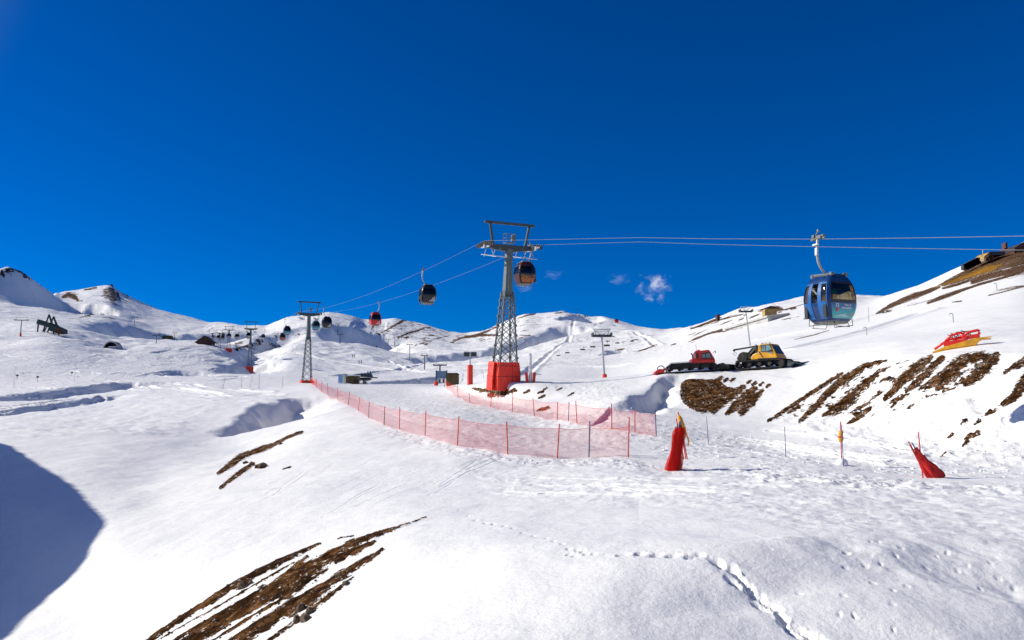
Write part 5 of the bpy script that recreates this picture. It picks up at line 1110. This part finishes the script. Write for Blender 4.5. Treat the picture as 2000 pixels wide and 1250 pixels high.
# long grey avalanche wall building and its huts on the right
a, b = G(1418, 646, 180), G(1500, 629, 180); d = b-a; k1 = px_h(b, 1)
t = thing('long_shed', a, 'long low grey building half buried in snow below the rocky knoll', 'building', math.atan2(d.y, d.x)); Lx = math.hypot(d.x, d.y)
m = MB(); dz = d.z
m.add([(0,0,-1), (Lx,0,dz-1), (Lx,0,dz+9*k1), (0,0,2.0*k1), (0,6,-1), (Lx,6,dz-1), (Lx,6,dz+15*k1), (0,6,4*k1)], [(0,1,2,3), (7,6,5,4), (0,3,7,4), (1,5,6,2), (0,4,5,1)]); m.build('wall', concrete, t)
MB().add([(-.3,-.4,2.1*k1), (Lx+.3,-.4,dz+9.2*k1), (Lx+.3,6.4,dz+15.4*k1), (-.3,6.4,4.2*k1), (-.3,-.4,2.1*k1+.5), (Lx+.3,-.4,dz+9.2*k1+.5), (Lx+.3,6.4,dz+15.4*k1+.5), (-.3,6.4,4.2*k1+.5)], [(0,1,2,3), (4,5,6,7), (0,4,5,1), (1,5,6,2), (2,6,7,3), (3,7,4,0)]).build('roof', concrete, t)
p = G(1503, 622, 150); o = MB(); o.box((0,0,.9), (3.4,2.6,3.6)); o = o.build('wall', ochre); t = thing('wooden_cabin', p, 'small ochre cabin at the right end of the long grey building', 'cabin'); o.parent = t; MB().prism([(-2.1,2.7),(0,3.5),(2.1,2.7),(0,2.9)], -1.7, 1.7).build('roof', roof_dk, t)
p = G(1402, 626, 200); t = thing('lookout_tower', p, 'squat red brown lookout on the far right ridge', 'tower'); k1 = px_h(p, 1)
MB().prism([(-3.2*k1,-1), (-2.6*k1,10*k1), (2.4*k1,10*k1), (3*k1,-1)], -1.4, 1.4).build('wall', wood_red, t); MB().box((0,0,10.4*k1), (7*k1,3.4,.3)).build('roof', roof_dk, t); MB().bar((2.5*k1,0,6*k1), (8*k1,0,5*k1), .35).build('side_beam', steel_dk, t)
# buildings on the right hand ridge
p = G(1928, 514, 150)+Vector((0,0,1.0)); k1 = px_h(p, 1); t = thing('ridge_station', p, 'dark station with an orange end on posts on the right ridge', 'lift station')
MB().prism([(-8*k1,0), (-17*k1,-6*k1), (-16*k1,1*k1), (-6*k1,9*k1), (-4*k1,5*k1)], -2, 2).build('end_housing', ochre, t); MB().prism([(-6*k1,3*k1), (-6*k1,10*k1), (24*k1,10.5*k1), (24*k1,4*k1), (10*k1,3*k1)], -2.2, 2.2).build('roof', black, t)
for x in (-4, 4): MB().bar((x*k1,-1,-6*k1), (x*k1,-1,4*k1), .5).build('post', wood_red, t)
m = MB(); m.bar((-46*k1,0,-18*k1), (-17*k1,0,-4*k1), 1.0, 1.4); m.bar((-30*k1,0,-10*k1), (-14*k1,0,-4*k1), .5, 1.4)
for k in range(6): m.box(((-44+5*k)*k1,0,(-17+2.4*k)*k1), (1.1,1.0,1.2))
m.build('ramp', steel_dk, t); MB().tube([(-7*k1,0,9*k1), (-7*k1,0,18*k1)], .12, 6).build('mast', steel_lt, t)
p = G(1963, 494, 150); o = MB().prism([(-.6,-2), (-.5,.9), (-.2,1.0), (-.2,2.2), (.2,2.2), (.2,1.0), (1.1,.8), (1.1,-2)], -.7, .7).build('chimney_stack', wood_red); o.location = p; tag(o, 'small dark chimney block between the two right ridge buildings', 'chimney')
p = G(1992, 489, 150)-Vector((0,0,3.2)); k1 = px_h(p, 1); t = thing('ridge_hotel', p, 'ochre and brown terraced building at the right edge of the skyline', 'building', math.radians(-6)); Lx = 40
rd = random.Random(2)
m = MB(); m.prism([(-24*k1,-2), (-24*k1,-4*k1+3), (-10*k1,4*k1+3), (30*k1,14*k1+3), (30*k1,-2)], -3, 3); m.build('wall', wood_red, t)
MB().prism([(-25*k1,-4*k1+3.05), (-10*k1,4*k1+3.05), (31*k1,14*k1+3.05), (31*k1,14*k1+3.7), (-10*k1,4*k1+3.8), (-25*k1,-4*k1+3.6)], -3.5, 3.5).build('roof', roof_dk, t)
for k in range(7): MB().box(((-18+6*k)*k1,-3.06,.6+(-3+1.6*k)*k1), (2.8*k1,.16,3.4*k1)).build('bay', ochre if k % 2 else cream, t)
for u, v, lab_, m_ in [(218, 559, 'tiny dark hut on the rocky summit at the left', wood_red), (1204, 630, 'tiny red hut on the right shoulder of the middle hill', red_paint)]:
    p = G(u, v, 500); t = thing('summit_hut', p, lab_, 'hut', 0, 'tiny huts on the far summits')
    MB().box((0,0,.6), (3.2,3,3.2)).build('wall', m_, t); MB().prism([(-2.1,2.1),(0,3.4),(2.1,2.1)], -1.9, 1.9).build('roof', roof_dk, t)
# chairs of the lift crossing the middle hill
rdc = random.Random(8)
def chair(loc, label):
    t = thing('lift_chair', loc+Vector((0,0,0)), label, 'chair', rdc.uniform(-.3, .3), 'chairs of the lift across the middle hill')
    MB().tube([(0,0,0), (.35,0,-.3), (.35,0,-1.7), (0,0,-2.0)], .05, 6).build('hanger', steel_dk, t); m = MB(); m.box((0,-.1,-2.35), (2.3,.5,.09)); m.box((0,.18,-2.05), (2.3,.08,.6)); m.build('seat', steel_dk, t); t.scale = (.7, .7, .7)
    return t
top = [c for c in C.objects if c.name.startswith('chairlift_tower') and 'basket head' in c['label']][0].location
spots = [(1185,664,215),(1206,662,290),(1234,660,350),(1252,657,410),(1279,653,470),(1298,651,530),(1324,646,580),(1339,643,620)]; spots2 = [(1158,668,240),(1138,674,265),(1108,681,290),(1091,687,310),(1062,692,330)]
lab = lambda i, s: f'{["nearest","second","third","fourth","fifth","sixth","seventh","farthest"][i]} dark chair on the rope running {s} from the basket headed tower'
for i, q in enumerate(spots): chair(at(*q), lab(i, 'right'))
for i, q in enumerate(spots2): chair(at(*q), lab(i, 'left') if i < 4 else 'farthest dark chair on the rope running left from the basket headed tower')
tag(MB().tube([top+Vector((-1.5,0,12))]*0+[at(1158,654,138)]+[at(*q) for q in spots]+[at(1352,641,650)], .012, 4).build('chairlift_rope', steel_dk), 'thin chairlift rope running right over the middle hill to the saddle', 'rope', 'chairlift ropes')
tag(MB().tube([at(1158,654,138)]+[at(*q) for q in spots2]+[at(1030,700,350)], .012, 4).build('chairlift_rope', steel_dk), 'thin chairlift rope running left in front of the middle hill', 'rope', 'chairlift ropes')
# ------------------------------------------------------------------ skiers
def skier(u, v, jm, label, rz, seed):
    p = G(u, v, 200); rd = random.Random(seed)
    t = thing('person', p+Vector((0,0,.03)), label, 'person', rz, 'distant skiers')
    J = [(0,0,.92),(0,.02,1.15),(0,.06,1.42),(0,.09,1.55),(0,.11,1.68), (-.10,.03,.90),(-.15,.16,.50),(-.14,.02,.10),(-.14,.14,.06), (.10,.03,.90),(.15,.16,.50),(.14,.02,.10),(.14,.14,.06), (-.19,.06,1.40),(-.30,.12,1.15),(-.26,.34,1.05), (.19,.06,1.40),(.30,.12,1.15),(.26,.34,1.05)]
    E = [(0,1),(1,2),(2,3),(3,4),(0,5),(5,6),(6,7),(7,8),(0,9),(9,10),(10,11),(11,12),(2,13),(13,14),(14,15),(2,16),(16,17),(17,18)]
    Rr = [.15,.15,.16,.06,.11,.10,.08,.06,.05,.10,.08,.06,.05,.075,.055,.045,.075,.055,.045]
    me = bpy.data.meshes.new('body'); me.from_pydata(J, E, []); o = bpy.data.objects.new('body', me); C.objects.link(o); o.parent = t
    md = o.modifiers.new('skin', 'SKIN'); sv = me.skin_vertices[0].data if me.skin_vertices else None
    if sv is None: return t
    for i, r in enumerate(Rr): sv[i].radius = (r, r)
    sv[0].use_root = True; o.modifiers.new('sub', 'SUBSURF').levels = 1; me.materials.append(jm)
    MB().blob((0,.11,1.72), .125, 1, 2, (1,1.1,1.05), .0).build('helmet', black, t, True)
    for s in (-1, 1): MB().bar((s*.14,-.75,.0), (s*.14,.85,.02), .08, .03).build('ski', steel_dk, t); MB().tube([(s*.28,.36,1.1), (s*.42,-.05,.0)], .012, 5).build('ski_pole', steel_dk, t)
    return t
jk = [mat('jacket_black', (.015,.015,.02), .7), mat('jacket_red', (.35,.03,.02), .7), mat('jacket_blue', (.03,.06,.2), .7)]
skier(689, 699, jk[0], 'distant skier in black, upper left of the small group on the groomed slope', .4, 1); skier(693, 699, jk[1], 'distant skier in red beside the black one on the groomed slope', 1.2, 2)
skier(701, 711, jk[0], 'distant skier in black, lower on the slope above the dark canopy', -.5, 3); skier(706, 711, jk[2], 'distant skier in blue, lower on the slope above the dark canopy', .9, 4)
# ------------------------------------------------------------------ stones, gravel and snow clods
for i, (u, v, r, sq, lab) in enumerate([(475,1147,.13,(1.1,.8,.8),'pointed grey brown stone in the upper earth streak of the near slope'),(490,1140,.07,(.7,.7,1.0),'small upright stone right beside the pointed one in the upper earth streak'),(574,1086,.08,(.8,.8,.8),'small grey stone near the top end of the upper earth streak'),
        (596,1212,.11,(1.2,.9,.8),'flat stone, largest of the cluster under the lowest earth streak'),(580,1213,.09,(.7,.9,1.0),'tilted stone at the left of the cluster under the lowest earth streak'),(605,1196,.09,(.9,.8,.9),'round stone at the top of the cluster under the lowest earth streak'),(588,1190,.10,(.9,.9,.8),'pinkish stone at the edge of the lowest earth streak above the cluster'),
        (675,1140,.07,(1.3,.9,.6),'lone small stone on the white snow right of the earth streaks'),(660,1124,.08,(1.6,.9,.5),'long flat stone in the lowest earth streak near its top'),(514,912,.22,(1.2,.8,.8),'ochre boulder in the dark outcrop at the left middle'),(480,905,.16,(1.2,.8,.7),'dark boulder among the outcrop rocks at the left middle'),(548,868,.16,(1.6,.8,.6),'ragged rock on the upper end of the dark outcrop')]):
    p = G(u, v); o = MB().blob((0,0,0), r, 30+i, 2, sq, .16).build('stone', stone); o.location = p+Vector((0,0,r*.25)); o.rotation_euler = (0,0,i*.7); tag(o, lab, 'stone', 'stones on the near slopes')
def scatter(name, label, cat, n, mat_, accept, sizes, seed, uvr):
    rd = random.Random(seed); m = MB(); k = 0; tries = 0
    while k < n and tries < n*40:
        tries += 1; u = rd.uniform(uvr[0], uvr[1]); v = rd.uniform(uvr[2], uvr[3]); c, i = None, None
        p = G(u, v, 8, 90); r = math.hypot(p.x, p.y); t_ = math.atan2(p.x, p.y)
        i = min(int(np.searchsorted(rr, r)), NR-1); c = min(int(np.searchsorted(th, t_)), NC-1)
        if rd.random() > accept(i, c): continue
        s = rd.uniform(*sizes)*rd.uniform(.5, 1.3)*(1 if r < 30 else 1.9); m.blob((p.x, p.y, p.z+s*.2), s, rd.randrange(10**6), 1, (rd.uniform(.7,1.4), rd.uniform(.7,1.4), rd.uniform(.5,.9)), .22); k += 1
    o = m.build(name, mat_); o['kind'] = 'stuff'; o['label'] = label; o['category'] = cat
scatter('gravel', 'loose brown gravel and pebbles in the bare earth streaks', 'gravel', 800, clod_m, lambda i, c: float(dirt[i, c] > .4), (.010,.026), 1, (300,840,1010,1250))
scatter('gravel', 'loose clods of earth on the brown bank and outcrops', 'gravel', 400, clod_m, lambda i, c: float(dirt[i, c] > .5), (.025,.055), 2, (1320,2000,690,830))
scatter('snow_clods', 'lumps of loose chopped snow along the piste edges', 'snow lumps', 700, snow_m, lambda i, c: .9*float(np.clip(chop[i,c]+.7*edge[i,c]+.8*chop2[i,c], 0, 1)), (.012,.032), 3, (780,2000,745,950))
# ------------------------------------------------------------------ small clouds
def cloud(u, v, w, h, label, seed, dens):
    D_ = 5200; p = at(u, v, D_); k1 = px_h(p, 1); R_ = (.75*w*k1, .6*h*k1, .75*h*k1); m = MB().blob((0,0,0), 1.0, seed, 3, R_, .02)
    m_, T = new_mat('cloud_vapour'); tc = T('ShaderNodeTexCoord').outputs['Object']
    q = T('ShaderNodeVectorMath', {0: tc, 1: tuple(1/a for a in R_)}, operation='MULTIPLY').outputs[0]
    ln = T('ShaderNodeVectorMath', {0: q}, operation='LENGTH').outputs['Value']
    of = T('ShaderNodeVectorMath', {0: q, 1: (seed*3.1, seed*1.7, 0)}, operation='ADD').outputs[0]
    n = T('ShaderNodeTexNoise', {'Vector': of, 'Scale': 1.9, 'Detail': 8, 'Roughness': .62, 'Distortion': .6}).outputs[0]
    f = math_(T, 'SUBTRACT', math_(T, 'ADD', math_(T, 'MULTIPLY', math_(T, 'SUBTRACT', n, .5), 3.6), .40), ln)
    d = T('ShaderNodeMapRange', {'Value': f, 'From Min': .0, 'From Max': .8, 'To Max': dens}).outputs[0]
    T('ShaderNodeOutputMaterial', {'Volume': T('ShaderNodeVolumePrincipled', {'Color': (.96,.96,.97,1), 'Density': d, 'Anisotropy': 0.0}).outputs[0]})
    o = m.build('cloud', m_); o.location = p; tag(o, label, 'cloud', 'small clouds in the blue sky')
cloud(1276, 560, 58, 54, 'brightest small puffy cloud, right of centre in the blue sky', 1, .032)
cloud(1210, 545, 50, 26, 'faint wisp of cloud just left of the brightest puff', 2, .006)
cloud(1078, 535, 48, 26, 'faint cloud wisp close right of the near tower cabin', 3, .007)
cloud(1026, 560, 50, 30, 'faint cloud wisp just below the near tower cabin', 4, .005)
